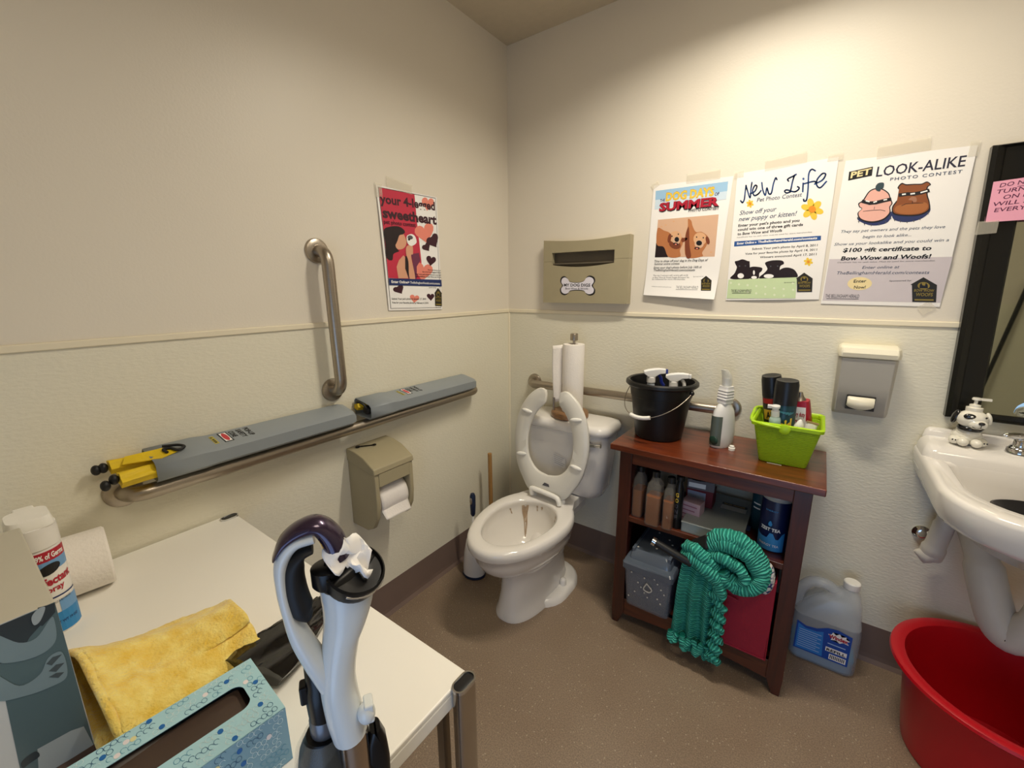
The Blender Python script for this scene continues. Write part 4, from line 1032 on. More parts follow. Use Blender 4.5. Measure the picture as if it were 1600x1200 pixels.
MB().loft([el(-.004, .017, .016, .228), el(-.004, .018, .017, .240), el(-.008, .018, .016, .262), el(-.016, .016, .013, .278), el(-.024, .011, .010, .288)]).build('nozzle_cover', M_clear, t, smooth=60)
MB().loft([el(-.004, .012, .010, .228, 16), el(-.006, .011, .010, .255, 16)]).build('nozzle', M_bottle, t, smooth=60)
def lab(u, v):
    a = radians(130 + 100 * u); z = .12 - .11 * v
    return Vector((.0528 * cos(a), .0300 * sin(a), z))
MB().grid(lab, 10, 6).build('label', mat('label_grey_green', '#59635b', .4), t, smooth=60)
MB().ball((-.050, -.006, .030), .006, .018, .017).build('label_mark', mat('label_dark_green', '#1d3b30', .4), t, smooth=60)
one('bottle_cap', 'small white screw cap lying by the tall white bottle', 'cap', MB().lathe([(.011, 0), (.011, .009), (.008, .0095), (.008, .016), (.006, .017)], 24, (1.128, -.190, .7705)), M_bump, (1.128, -.19, .7705), smooth=40)

# green basket
M_lime = mat('lime_plastic', '#a9d215', .4, var=.03)
def lime_weave():
    m = bpy.data.materials.new('lime_woven_plastic'); m.use_nodes = True
    nt = m.node_tree; b = nt.nodes['Principled BSDF']
    tc = nt.nodes.new('ShaderNodeTexCoord')
    sep = nt.nodes.new('ShaderNodeSeparateXYZ'); nt.links.new(tc.outputs['Object'], sep.inputs[0])
    ad = nt.nodes.new('ShaderNodeMath'); ad.operation = 'ADD'; nt.links.new(sep.outputs[0], ad.inputs[0]); nt.links.new(sep.outputs[1], ad.inputs[1])
    cb = nt.nodes.new('ShaderNodeCombineXYZ'); nt.links.new(ad.outputs[0], cb.inputs[0]); nt.links.new(sep.outputs[2], cb.inputs[1])
    br = nt.nodes.new('ShaderNodeTexBrick'); br.inputs['Scale'].default_value = 1.0
    br.inputs['Brick Width'].default_value = .030; br.inputs['Row Height'].default_value = .0062
    br.inputs['Mortar Size'].default_value = .0012; br.inputs['Mortar Smooth'].default_value = .6
    br.inputs['Color1'].default_value = (1, 1, 1, 1); br.inputs['Color2'].default_value = (.8, .8, .8, 1); br.inputs['Mortar'].default_value = (0, 0, 0, 1)
    nt.links.new(cb.outputs[0], br.inputs['Vector'])
    bp = nt.nodes.new('ShaderNodeBump'); bp.inputs['Strength'].default_value = .9; bp.inputs['Distance'].default_value = .003
    nt.links.new(br.outputs['Color'], bp.inputs['Height']); nt.links.new(bp.outputs[0], b.inputs['Normal'])
    b.inputs['Base Color'].default_value = lin('#a2cb16') + (1,); b.inputs['Roughness'].default_value = .45
    return m
M_weave = lime_weave()
bx, by = 1.284, -.158
t = thing('basket', 'lime green woven plastic basket on the wooden shelf unit', 'basket', (bx, by, .770))
def rq(hx, hy, z, r=.012): return [(x, y, z) for x, y in rrect(bx, by, hx, hy, r, 4)]
MB().loft([rq(.066, .078, .7705), rq(.068, .080, .775), rq(.092, .102, .902), rq(.090, .100, .902), rq(.066, .078, .778), ], True, True).build('sides', M_weave, t, world=True, smooth=35)
MB().loft([rq(.091, .101, .897, .014), rq(.099, .109, .900, .014), rq(.100, .110, .910, .014), rq(.094, .104, .913, .014), rq(.089, .099, .908, .014), rq(.089, .099, .897, .014)], False, False).build('rim', M_lime, t, world=True, smooth=50)
hd = catmull([(bx - .004, by - .112, .902), (bx - .070, by - .114, .908), (bx - .101, by - .07, .905), (bx - .104, by, .915), (bx - .101, by + .07, .916), (bx - .06, by + .112, .912)], 5)
MB().tube(hd, .0055, 10).build('folded_handle', M_lime, t, world=True, smooth=50)
MB().lathe([(.016, 0), (.016, .006), (.012, .008)], 24, (0, 0, 0)).build('handle_hub', M_lime, t, smooth=40)
h_ = LAST[0]; h_.rotation_euler = (radians(90), 0, 0); h_.location = (-.004 + 0, -.110, .131)
# cans in the basket
def can(name, label, x, y, z, r, h, mats, band, tiltm=(0, 0, 0), cat='spray can'):
    t = thing(name, label, cat, (x, y, z), rot=tiltm, group='cans and bottles in the green basket')
    zc = band
    MB().lathe([(r * .94, 0), (r, .004), (r, zc), (r * .96, zc + .004)], 28).build('can', mats[0], t, smooth=50)
    MB().lathe([(r * 1.02, zc), (r * 1.02, h - .014), (r * .94, h), (r * .3, h - .004)], 28).build('cap', mats[1], t, smooth=50)
    return t
M_capk = mat('black_cap', '#141416', .35)
t1 = can('spray_can', 'black and orange spray can with black cap, leftmost in green basket', 1.256, -.128, .779, .030, .275, (mat('can_black_orange', '#2a2320', .3), M_capk), .205, (radians(6), radians(-8), 0))
def CY(r, a0, a1, z0, z1): return lambda u, v: Vector((r * cos(radians(a0 + (a1 - a0) * u)), r * sin(radians(a0 + (a1 - a0) * u)), z1 + (z0 - z1) * v))
def NY(a0, a1): return lambda u, v: Vector((cos(radians(a0 + (a1 - a0) * u)), sin(radians(a0 + (a1 - a0) * u)), 0))
def wrap(r, a0, a1, z0, z1, q=((0, 0), (10, 0), (10, 10), (0, 10))): return Flat(list(q), CY(r, a0, a1, z0, z1), NY(a0, a1), .0003, True)
F = wrap(.0305, 210, 330, .02, .200)
F.rect('label', ink('can_red', '#a8231f'), (0, 0), (10, 1), 6); F.rect('label_gold', GLD, (0.5, 2.2), (9.5, 4.2), 6); F.text('label_lettering', K, 'ANT', (2, 3.9), (8, 3.9), 1.3, .03); F.rect('label_gold', GLD, (0.5, 5.2), (9.5, 5.9), 6)
F.build(t1)
t2 = can('spray_can', 'dark teal spray can with yellow lettering in green basket', 1.272, -.195, .781, .0335, .268, (mat('can_teal', '#143a44', .3), M_capk), .190, (radians(3), radians(-1), 0))
F = wrap(.034, 200, 335, .02, .185)
for k in range(7): F.rect('label_rays', ink('teal_light', '#3f7d8c'), [(1 + k, .4 + .15 * k), (3 + k, .9), (3.2 + k, 1.15), (1 + k, .75 + .15 * k)], None, 3)
F.text('label_lettering', YEL, 'Raid', (2.2, 5.2), (8.6, 4.6), 2.3, .05)
F.build(t2)
t = thing('squeeze_bottle', 'red heavy duty spray bottle with white label in green basket', 'bottle', (1.318, -.118, .780), rot=(radians(8), radians(-2), radians(-8)), group='cans and bottles in the green basket')
M_redb = mat('red_bottle', '#a5182c', .3)
def fb(hx, hy, z): return [(x, y, z) for x, y in rrect(0, 0, hx, hy, min(hx, hy) * .55, 5)]
MB().loft([fb(.038, .024, 0), fb(.040, .026, .006), fb(.040, .026, .08), fb(.036, .023, .13), fb(.028, .018, .19), fb(.026, .017, .198)]).build('bottle', M_redb, t, smooth=50)
MB().lathe([(.018, .197), (.013, .205), (.009, .212), (.006, .225)], 20).build('nozzle', M_steel, t, smooth=50)
F = Flat([(0, 0), (10, 0), (10, 10), (0, 10)], lambda u, v: Vector((-.024 - .004 * v + (.048 + .008 * v) * u, -.0195 - .0078 * min(1, v * 1.25), .182 - .11 * v)), lambda u, v: Vector((0, -1, 0)), .0006, True)
F.poly('label', WHT, [(1, .5), (9.3, .3), (9.8, 6), (9.2, 9), (7, 9.9), (.4, 9.6)])
F.text('label_lettering', RED, 'heavy duty', (1.2, 3.2), (9.2, 3.2), 1.3, .03); F.text('label_lettering', RED, 'lime', (1.5, 5.4), (6.6, 5.4), 1.4, .03)
F.rect('label_lines', ink('teal_light', '#3f7d8c'), (2, 6.7), (8.6, 7.1), 1); F.rect('label_lines_2', K, (2, 8.1), (7.4, 8.5), 1)
F.build(t)
t = thing('pump_bottle', 'small clear pump bottle of green soap in front of teal can', 'bottle', (1.256, -.222, .790), rot=(radians(8), radians(-3), 0), group='cans and bottles in the green basket')
MB().lathe([(.015, 0), (.016, .004), (.017, .11), (.017, .13), (.015, .138), (.009, .146)], 24).build('bottle', mat('misty_plastic', '#a7bdb4', .2), t, smooth=50)
MB().lathe([(.012, .144), (.012, .162), (.009, .164), (.009, .172), (.013, .174), (.013, .180)], 20).box(-.022, -.006, .172, 0, .006, .181).build('pump', M_bottle, t, smooth=40)
t = thing('nozzle_bottle', 'white flip nozzle of a bottle sunk in the green basket', 'bottle', (1.308, -.216, .790), rot=(radians(8), radians(4), 0), group='cans and bottles in the green basket')
MB().lathe([(.013, 0), (.014, .004), (.014, .10), (.012, .112)], 20).build('bottle', M_bottle, t, smooth=50)
MB().lathe([(.014, .110), (.014, .120), (.006, .138), (.003, .142)], 18).build('nozzle', M_bump, t, smooth=50)
t = thing('tube', 'white squeeze tube leaning in the right end of the green basket', 'tube', (1.330, -.190, .790), rot=(0, radians(9), 0), group='cans and bottles in the green basket')
MB().loft([el(0, .010, .010, 0, 18), el(0, .014, .012, .03, 18), el(0, .016, .006, .10, 18), el(0, .017, .002, .125, 18)]).build('tube', M_bump, t, smooth=50)
MB().box(-.016, -.003, .123, .018, .003, .128).build('crimp', mat('tan_brush', '#a88b62', .6), t)
one('paper_label', 'tiny white strip of paper under the front of the green basket', 'paper', MB().box(1.243, -.2475, .7702, 1.285, -.241, .7706).box(1.25, -.2478, .7706, 1.28, -.2412, .7709), M_paper, (1.262, -.246, .7702), smooth=0)

# middle shelf
M_oil = clear_mat('amber_oil', '#94500c', .1, alpha=.97); M_clb = clear_mat('clear_bottle', '#a8a49c', .06, alpha=.22)
def oil(label, x, y, z, h, wd, rz=0):
    t = thing('oil_bottle', label, 'bottle', (x, y, z), rz, group='clear bottles of amber liquid on the middle shelf')
    def fb2(hx, hy, z_): return [(x_, y_, z_) for x_, y_ in rrect(0, 0, hx, hy, .008, 3)]
    MB().loft([fb2(wd * .92, .03, 0), fb2(wd, .033, .006), fb2(wd, .033, h * .60), fb2(wd * .9, .028, h * .80), fb2(wd * .5, .014, h * .92), fb2(.011, .011, h)]).build('bottle', M_clb, t, smooth=40)
    MB().loft([fb2(wd * .86, .028, .002), fb2(wd * .93, .030, .008), fb2(wd * .93, .030, h * .58)]).build('liquid', M_oil, t, smooth=40)
    MB().lathe([(.014, h - .012), (.014, h + .008), (.012, h + .010)], 18).build('cap', M_capk, t, smooth=40)
oil('narrow amber bottle at the left end of the middle shelf', .848, -.315, .4855, .190, .020)
oil('widest amber oil bottle, second from the left on the middle shelf', .915, -.345, .4855, .195, .026)
oil('narrow amber bottle, third from the left on the middle shelf', .968, -.340, .4855, .185, .018)
t = thing('dark_bottle', 'dark bottle with yellow lettering up its side on middle shelf', 'bottle', (.995, -.325, .4855))
MB().lathe([(.020, 0), (.021, .004), (.021, .150), (.012, .175), (.012, .185)], 22, sx=.7).build('bottle', M_capk, t, smooth=50)
MB().lathe([(.014, .185), (.014, .200)], 16).build('cap', M_capk, t)
F = Flat([(0, 0), (10, 0), (10, 60), (0, 60)], lambda u, v: Vector((.0150 * sin(radians(-50 + 80 * u)), -.0215 * cos(radians(-50 + 80 * u)), .150 - .13 * v)), lambda u, v: Vector((0, -1, 0)), .0003, True)
for k, ch in enumerate('GOONE'): F.text('lettering', YEL if k < 2 else GRY, ch, (2.5, 11 + 10 * k), (8, 11 + 10 * k), 7, .03)
F.build(t)
t = thing('box', 'small pale pink printed carton behind the amber bottles', 'box', (1.030, -.255, .4855), radians(-8), group='small cartons at the back of the middle shelf')
MB().box(-.034, -.025, 0, .034, .025, .085).build('carton', mat('pale_pink_card', '#b79aa4', .6), t, bevel=.001)
F = Flat([(0, 0), (10, 0), (10, 10), (0, 10)], lambda u, v: Vector((-.034 + .068 * u, -.0252, .085 - .085 * v)), lambda u, v: Vector((0, -1, 0)), .0002, True)
for k in range(4): F.rect('print_lines', ink('pink_print', '#8c5468'), (1, 1.5 + 2 * k), (8.5 - k % 2, 2 + 2 * k), 1)
F.build(t)
t = thing('box', 'dark red carton at the back of middle shelf beside the wall', 'box', (1.040, -.165, .4855), 0, group='small cartons at the back of the middle shelf')
MB().box(-.05, -.03, 0, .045, .04, .105).build('carton', mat('dark_red_card', '#6d1f28', .55), t, bevel=.001)
MB().box(-.045, -.0305, .06, .02, -.030, .095).build('label_patch', mat('pale_blue_label', '#9aa4bd', .6), t)
t = thing('box', 'grey and white carton stacked on the dark red carton', 'box', (1.040, -.170, .591), radians(6), group='small cartons at the back of the middle shelf')
MB().box(-.05, -.03, 0, .045, .03, .038).build('carton', mat('grey_card', '#6b6468', .55), t, bevel=.001)
MB().box(-.045, -.0305, .008, .015, -.030, .026).build('label_patch', M_paper, t)
one('pouch', 'crumpled black plastic pouch lying on the stacked cartons', 'pouch', MB().ball((1.03, -.205, .662), .060, .036, .032), mat('black_film', '#131214', .25, bump=.8, bscale=25), (1.03, -.20, .63), smooth=60)
# compartment organiser
t = thing('organizer_case', 'flat clear plastic organizer case full of small parts on middle shelf', 'case', (1.110, -.195, .4855))
M_org = clear_mat('milky_clear_plastic', '#b3bcbc', .25, alpha=.55)
MB().box(-.095, -.150, .0, .098, .150, .004).box(-.095, -.150, 0, -.092, .150, .034).box(.095, -.150, 0, .098, .150, .034).box(-.095, -.15, 0, .098, -.147, .034).box(-.095, .147, 0, .098, .15, .034).build('tray', M_org, t)
MB().box(-.097, -.152, .0345, .100, .152, .040).build('lid', M_org, t, bevel=.002)
for k in range(3): MB().box(-.092, -.090 + k * .075, .004, .095, -.088 + k * .075, .033).build('divider', M_org, t)
pc = [mat('parts_blue', '#2b3c66', .5), mat('parts_grey', '#7d7f80', .4), mat('parts_gold', '#a89b66', .4)]
for k in range(22):
    x = -.08 + (k * .0531) % .165; y = -.135 + (k * .0377) % .27; s_ = .006 + (k % 4) * .003
    MB().box(x, y, .0045, x + s_ * 2, y + s_, .0045 + s_).build('small_part', pc[k % 3], t)
for k in range(5): MB().box(-.085 + .035 * (k % 3), -.14 + .07 * (k // 2), .005, -.05 + .035 * (k % 3), -.10 + .07 * (k // 2), .026).build('filled_compartment', pc[0], t)
F = Flat([(0, 0), (10, 0), (10, 6), (0, 6)], lambda u, v: Vector((.000 + .085 * u, .085 - .055 * v, .0402)), lambda u, v: Vector((0, 0, 1)), .0003, True)
F.rect('label', ink('paper_grey', '#c8c8c4'), (0, 0), (10, 6), 1); F.rect('label_black', K, (0, 0), (10, 2.2), 1); F.text('label_lettering', GLD, 'DELUXE ORGANIZER', (.8, 1.6), (9.2, 1.6), 1.0, .02)
F.build(t)
# tea tin
t = thing('tea_tin', 'dark blue tea tin with light blue wave and pale lid on middle shelf', 'tin', (1.290, -.262, .4855))
M_tin = mat('tin_navy', '#141d46', .35); TB = ink('wave_blue', '#3d8fce')
MB().lathe([(.043, 0), (.044, .003), (.044, .178), (.042, .182)], 36).build('tin', M_tin, t, smooth=50)
MB().lathe([(.044, .1785), (.0455, .180), (.0455, .196), (.043, .199), (.036, .1965)], 36).build('lid', mat('lid_grey', '#a8a6a2', .35), t, smooth=50)
F = wrap(.0443, 196, 316, .004, .176, ((0, 0), (100, 0), (100, 176), (0, 176)))
wave = [(0, 118), (10, 126), (25, 132), (40, 128), (52, 112), (62, 112), (70, 128), (84, 122), (100, 105)]
F.rect('wave_band', TB, (0, 131), (100, 176), 10)
F.poly('wave_crest', TB, [(0, 131), (0, 118), (10, 126), (25, 131)]); F.poly('wave_crest', TB, [(44, 131), (52, 112), (62, 112), (68, 124), (72, 131)]); F.poly('wave_crest', TB, [(80, 131), (90, 112), (100, 105), (100, 131)])
F.poly('water_drop', TB, [(50, 68), (56, 78), (54, 86), (46, 86), (44, 78)], True)
F.text('lettering', WHT, 'ZEST TEA', (18, 104), (84, 104), 11, .035)
F.text('small_lettering', TB, 'ENERGY', (30, 34), (70, 34), 5, .01); F.text('small_lettering_2', WHT, 'ENERGY TEA', (18, 160), (84, 160), 8, .01)
F.build(t)
t = thing('canister', 'teal and white canister half hidden behind the blue tea tin', 'canister', (1.250, -.150, .4855))
MB().lathe([(.040, 0), (.041, .003), (.041, .20), (.038, .204)], 30).build('canister', mat('tin_teal', '#1d4657', .4), t, smooth=50)
MB().lathe([(.042, .2045), (.0425, .218), (.036, .220)], 30).build('lid', mat('lid_white', '#c9c7c0', .4), t, smooth=50)
F = wrap(.0413, 190, 300, .02, .19); F.text('lettering', WHT, 'R', (3.4, 2.4), (4.9, 2.4), 1.6, .03); F.rect('label_lines', WHT, (2.6, 5), (6, 5.3), 3); F.rect('label_lines', WHT, (2.6, 6), (6, 6.3), 3)
F.build(t)

# bottom shelf: bin with blue contents, red bin
M_bin = clear_mat('smoky_clear_bin', '#9aa0aa', .15, alpha=.38); M_binlid = clear_mat('blue_grey_lid', '#5b6573', .2, alpha=.92)
t = thing('storage_bin', 'clear storage bin with blue-grey lid and contents on bottom shelf', 'bin', (.925, -.25, .1205))
def bq(x0, x1, y0, y1, z, r=.015): return [(x, y, z) for x, y in rrect((x0 + x1) / 2, (y0 + y1) / 2, (x1 - x0) / 2, (y1 - y0) / 2, r, 4)]
MB().loft([bq(.842, 1.000, -.375, -.10, .1205), bq(.840, 1.004, -.380, -.09, .126), bq(.833, 1.014, -.405, -.08, .318), bq(.836, 1.011, -.402, -.083, .318), bq(.843, 1.001, -.377, -.093, .130)], True, True).build('tub', M_bin, t, world=True, smooth=40)
MB().loft([bq(.848, .994, -.368, -.11, .165), bq(.842, 1.004, -.390, -.10, .312)]).build('contents', mat('navy_fabric', '#2c3547', .8, var=.35, nscale=30), t, world=True, smooth=30)
MB().loft([bq(.829, 1.019, -.413, -.072, .300), bq(.829, 1.019, -.413, -.072, .322), bq(.834, 1.014, -.406, -.078, .330), bq(.846, 1.002, -.386, -.095, .332), bq(.850, .998, -.380, -.10, .352), bq(.862, .986, -.365, -.115, .366)]).build('lid', M_binlid, t, world=True, smooth=35)
for x in (.852, .985): MB().box(x, -.372, .340, x + .012, -.12, .372).build('latch', M_binlid, t, world=True, bevel=.003)
M_pearl = mat('pearl_white', '#d9d4c8', .3)
for k in range(16):
    x = .855 + (k * .0613) % .135; z = .17 + (k * .0431) % .135
    y = -.3785 - .0275 * (z - .12) / .2 - .004
    MB().ball((x, y, z), .0032, .002, .0032, 8, 6).build('white_bead', M_pearl, t, world=True)
for k in range(7):
    x = .868 + (k * .043) % .11; y = -.35 + (k * .057) % .2
    MB().ball((x, y, .3665), .004, .004, .002, 8, 6).build('white_bead', M_pearl, t, world=True)
MB().tube(catmull([(.925, -.4055, .262), (.915, -.4045, .235), (.935, -.403, .228), (.945, -.404, .243), (.925, -.4065, .265)], 4), .0022, 6).build('small_bell', M_pearl, t, world=True, smooth=50)
M_redbin = mat('red_fabric_bin', '#9c1a33', .6, var=.05, bump=.15, bscale=250)
t = thing('storage_cube', 'red storage bin on the bottom shelf, draped with the teal blanket', 'bin', (1.19, -.22, .1205))
def rbq(z, x0, x1, y0): return [(x0, y0, z), (x1, y0, z), (x1, -.06, z), (x0, -.06, z)]
xs_ = [1.058 + (1.322 - 1.058) * k / 12 for k in range(13)]
def ztop(x): return .425 - .018 * sin(pi * (x - 1.058) / .264)
mb = MB()
mb.loft([[(x, -.366, .1215), (x, -.378, ztop(x)), (x, -.372, ztop(x)), (x, -.360, .1215)] for x in xs_])
mb.box(1.058, -.37, .1215, 1.063, -.06, .42).box(1.317, -.37, .1215, 1.322, -.06, .42).box(1.058, -.065, .1215, 1.322, -.06, .42).box(1.058, -.37, .1212, 1.322, -.06, .127)
mb.build('bin', M_redbin, t, world=True, bevel=.004, smooth=40)
MB().tube([(1.165, -.3815, .335), (1.19, -.385, .326), (1.222, -.3815, .318)], .004, 8).build('pull_tab', M_redbin, t, world=True, smooth=50)

# teal crocheted blanket, white and navy cloth, black torch tube, black bag
def crochet():
    m = bpy.data.materials.new('teal_crochet'); m.use_nodes = True
    nt = m.node_tree; b = nt.nodes['Principled BSDF']
    at = nt.nodes.new('ShaderNodeUVMap'); mp = nt.nodes.new('ShaderNodeMapping'); nt.links.new(at.outputs[0], mp.inputs[0])
    wv = nt.nodes.new('ShaderNodeTexWave'); wv.wave_type = 'BANDS'; wv.bands_direction = 'Y'; wv.inputs['Scale'].default_value = 0.45; wv.inputs['Distortion'].default_value = 1.2; wv.inputs['Detail'].default_value = 2
    wv.inputs['Detail Scale'].default_value = 2.5
    nt.links.new(mp.outputs[0], wv.inputs['Vector'])
    nz = nt.nodes.new('ShaderNodeTexNoise'); nz.inputs['Scale'].default_value = 5; nt.links.new(mp.outputs[0], nz.inputs['Vector'])
    mu = nt.nodes.new('ShaderNodeMath'); mu.operation = 'MULTIPLY'; nt.links.new(wv.outputs['Fac'], mu.inputs[0]); nt.links.new(nz.outputs['Fac'], mu.inputs[1])
    cr = nt.nodes.new('ShaderNodeValToRGB'); cr.color_ramp.elements[0].position = .06; cr.color_ramp.elements[1].position = .48
    cr.color_ramp.elements[0].color = lin('#0c8677') + (1,); cr.color_ramp.elements[1].color = lin('#52cdb6') + (1,)
    nt.links.new(mu.outputs[0], cr.inputs[0]); nt.links.new(cr.outputs[0], b.inputs['Base Color'])
    bp = nt.nodes.new('ShaderNodeBump'); bp.inputs['Strength'].default_value = .9; bp.inputs['Distance'].default_value = .006
    nt.links.new(wv.outputs['Fac'], bp.inputs['Height']); nt.links.new(bp.outputs[0], b.inputs['Normal'])
    b.inputs['Roughness'].default_value = .7
    return m
M_teal = crochet()
def add_uv(o, fn):
    me = o.data; ul = me.uv_layers.new(name='UVMap')
    for lp in me.loops: ul.data[lp.index].uv = fn(lp.vertex_index)
def rope(mb, uvs, pts, R, seg=16, per=90, flat=1.0, rib=.045):
    n0 = len(mb.v); P = catmull(pts, 10); n = len(P)
    L = 0; rr = []; lens = []
    for i in range(n):
        if i: L += (P[i] - P[i - 1]).length
        lens.append(L)
    tot = L
    for i in range(n):
        f_ = lens[i] / tot; k = f_ * (len(R) - 1); j = min(int(k), len(R) - 2); r = R[j] + (R[j + 1] - R[j]) * (k - j)
        rr.append(r * (1 + rib * sin(lens[i] * 330)))
    mb.tube(P, rr, seg, True, flat)
    for q in mb.v[n0:]: q += Vector((noise.noise(q * 55), noise.noise(q * 55 + Vector((9, 0, 0))), noise.noise(q * 55 + Vector((0, 9, 0))))) * .006
    for i in range(n):
        for j in range(seg): uvs.append((j / seg * 2.0, lens[i] * per))
mb = MB(); uvs = []
# hanging part
NU, NV = 44, 70
def hang(u, v):
    top = Vector((1.035 + .150 * u, -.392 - .012 * sin(pi * u), .440))
    bw = 1.018 + .160 * u - .01 * sin(3 * v) ; 
    x = (1 - v) * (1.045 + .135 * u) + v * (1.020 + .158 * u)
    if u > .8: x += .012 * (u - .8) / .2 * abs(sin(v * 19))
    fold = .016 * sin(2 * pi * (u * 3.1 + .15 * sin(4 * v))) * (.35 + .65 * v)
    y = -.398 - .018 * sin(pi * min(1, v * 1.6)) - fold - .006 * sin(v * 150) * .25
    z = .440 - (.345 + .030 * u + .020 * abs(sin(2 * pi * u * 1.55)) + .0) * v
    return Vector((x, y, z))
mb.grid(hang, NU, NV)
for j in range(NV + 1):
    for i in range(NU + 1): uvs.append((i / NU * 2.5, .38 * (j / NV) * 90))
n1_ = len(mb.v)
mb.grid(lambda u, v: hang(u, v) + Vector((0, .009, 0)), NU, NV)
for j in range(NV + 1):
    for i in range(NU + 1): uvs.append((i / NU * 2.5, .38 * (j / NV) * 90))
# big rolled bundle on top of the red bin
def Z(pts): return [Vector(p) for p in pts]
rope(mb, uvs, Z([(1.10, -.385, .470), (1.16, -.395, .518), (1.225, -.398, .512), (1.272, -.400, .462), (1.268, -.410, .415), (1.228, -.418, .392), (1.188, -.418, .402), (1.168, -.415, .43)]), [.020, .030, .032, .030, .028, .026, .024, .020])
rope(mb, uvs, Z([(1.10, -.388, .480), (1.15, -.390, .530), (1.22, -.390, .532), (1.275, -.392, .48), (1.290, -.388, .43)]), [.02, .030, .032, .028, .018])
rope(mb, uvs, Z([(1.12, -.40, .470), (1.17, -.42, .478), (1.215, -.425, .462), (1.235, -.425, .432), (1.218, -.425, .412), (1.195, -.42, .420)]), [.014, .018, .019, .017, .016, .014])
rope(mb, uvs, Z([(1.045, -.39, .462), (1.085, -.41, .468), (1.125, -.42, .452), (1.155, -.415, .430)]), [.018, .024, .024, .016])
rope(mb, uvs, Z([(1.038, -.395, .430), (1.085, -.42, .440), (1.135, -.43, .418), (1.165, -.42, .385), (1.160, -.415, .345)]), [.016, .022, .024, .024, .016])
rope(mb, uvs, Z([(1.125, -.41, .400), (1.168, -.425, .372), (1.172, -.42, .338), (1.140, -.42, .330)]), [.014, .018, .018, .012])
rope(mb, uvs, Z([(1.14, -.385, .415), (1.20, -.385, .43), (1.26, -.385, .42)]), [.018, .022, .018])
# scalloped side and hem
for k in range(6):
    z = .300 - .042 * k
    rope(mb, uvs, Z([(1.150, -.415, z + .012), (1.176, -.425, z + .006), (1.186, -.420, z - .010), (1.160, -.415, z - .018)]), [.010, .013, .012, .008])
for k in range(4):
    x = 1.035 + .042 * k
    rope(mb, uvs, Z([(x - .012, -.410, .118), (x, -.416, .085 - .008 * k % .02), (x + .014, -.410, .114)]), [.010, .014, .010])
bl = one('blanket', 'teal crocheted blanket spilling out of the red bin', 'blanket', mb, M_teal, (1.15, -.39, .09), smooth=60)
add_uv(bl, lambda i: uvs[i])
mb = MB(); mb.ball((1.290, -.388, .438), .026, .022, .058, 18, 12)
def knit():
    m = bpy.data.materials.new('white_navy_knit'); m.use_nodes = True
    nt = m.node_tree; b = nt.nodes['Principled BSDF']; tc = nt.nodes.new('ShaderNodeTexCoord')
    v = nt.nodes.new('ShaderNodeTexVoronoi'); v.inputs['Scale'].default_value = 85; nt.links.new(tc.outputs['Object'], v.inputs['Vector'])
    cr = nt.nodes.new('ShaderNodeValToRGB'); cr.color_ramp.elements[0].position = .45; cr.color_ramp.elements[1].position = .6
    cr.color_ramp.elements[0].color = lin('#d9d7d2') + (1,); cr.color_ramp.elements[1].color = lin('#27386b') + (1,)
    nt.links.new(v.outputs['Distance'], cr.inputs[0]); nt.links.new(cr.outputs[0], b.inputs['Base Color'])
    bp = nt.nodes.new('ShaderNodeBump'); bp.inputs['Strength'].default_value = .8; bp.invert = True; bp.inputs['Distance'].default_value = .004
    nt.links.new(v.outputs['Distance'], bp.inputs['Height']); nt.links.new(bp.outputs[0], b.inputs['Normal']); b.inputs['Roughness'].default_value = .85
    return m
one('knit_cloth', 'white and navy knitted cloth tucked in the right corner of red bin', 'cloth', mb, knit(), (1.290, -.388, .39), smooth=60)
t = thing('metal_tube', 'black tube with silver ring poking out over the clear bin', 'tube', (1.02, -.42, .42))
MB().tube([(.952, -.438, .466), (1.050, -.432, .434), (1.075, -.426, .424)], .0135, 16).build('shaft', mat('matt_black', '#131315', .5), t, world=True, smooth=50)
tv = (Vector((1.050, -.432, .434)) - Vector((.952, -.438, .466))).normalized(); p0 = Vector((.952, -.438, .466))
MB().tube([p0 - tv * .009, p0 + tv * .003], .0152, 18).build('ring', M_chrome, t, world=True, smooth=50)
MB().tube([p0 - tv * .0095, p0 - tv * .0088], .010, 16).build('hollow_end', mat('dark_gap', '#2b2926', .6), t, world=True)
mb = MB(); mb.ball((1.115, -.345, .500), .062, .045, .036, 20, 12)
one('folded_bag', 'black folded bag sticking up behind the teal blanket', 'bag', MB().loft([[(1.052, -.385, .468), (1.115, -.425, .490), (1.175, -.385, .484), (1.12, -.360, .470)], [(1.058, -.380, .488), (1.108, -.405, .540), (1.172, -.375, .510), (1.12, -.360, .496)]]), mat('matt_black', '#131315', .5), (1.11, -.36, .45), bevel=.008, smooth=50)

# jug of blue fluid on the floor
t = thing('jug', 'clear jug of blue fluid on the floor beside the shelf unit', 'jug', (1.482, -.075, 0))
M_jug = clear_mat('hazy_clear_plastic', '#d9e0e8', .22, alpha=.36); M_fluid = clear_mat('blue_fluid', '#1b86b8', .1, alpha=.96)
def jq(hx, hy, z, cx=1.482, r=.03): return [(x, y, z) for x, y in rrect(cx, -.075, hx, hy, min(r, hy * .9, hx * .9), 5)]
MB().loft([jq(.092, .060, .0005), jq(.098, .066, .008), jq(.100, .067, .02), jq(.100, .067, .16), jq(.097, .064, .185)]).build('body', M_jug, t, world=True, smooth=50)
MB().loft([jq(.086, .055, .002), jq(.093, .061, .010), jq(.094, .061, .050)]).build('fluid', M_fluid, t, world=True, smooth=50)
MB().loft([jq(.097, .064, .185), jq(.086, .060, .215, 1.490), jq(.060, .050, .262, 1.512), jq(.034, .034, .292, 1.530, .034), jq(.022, .022, .305, 1.535, .022), jq(.020, .020, .318, 1.535, .02)], False, True).build('shoulder', M_jug, t, world=True, smooth=60)
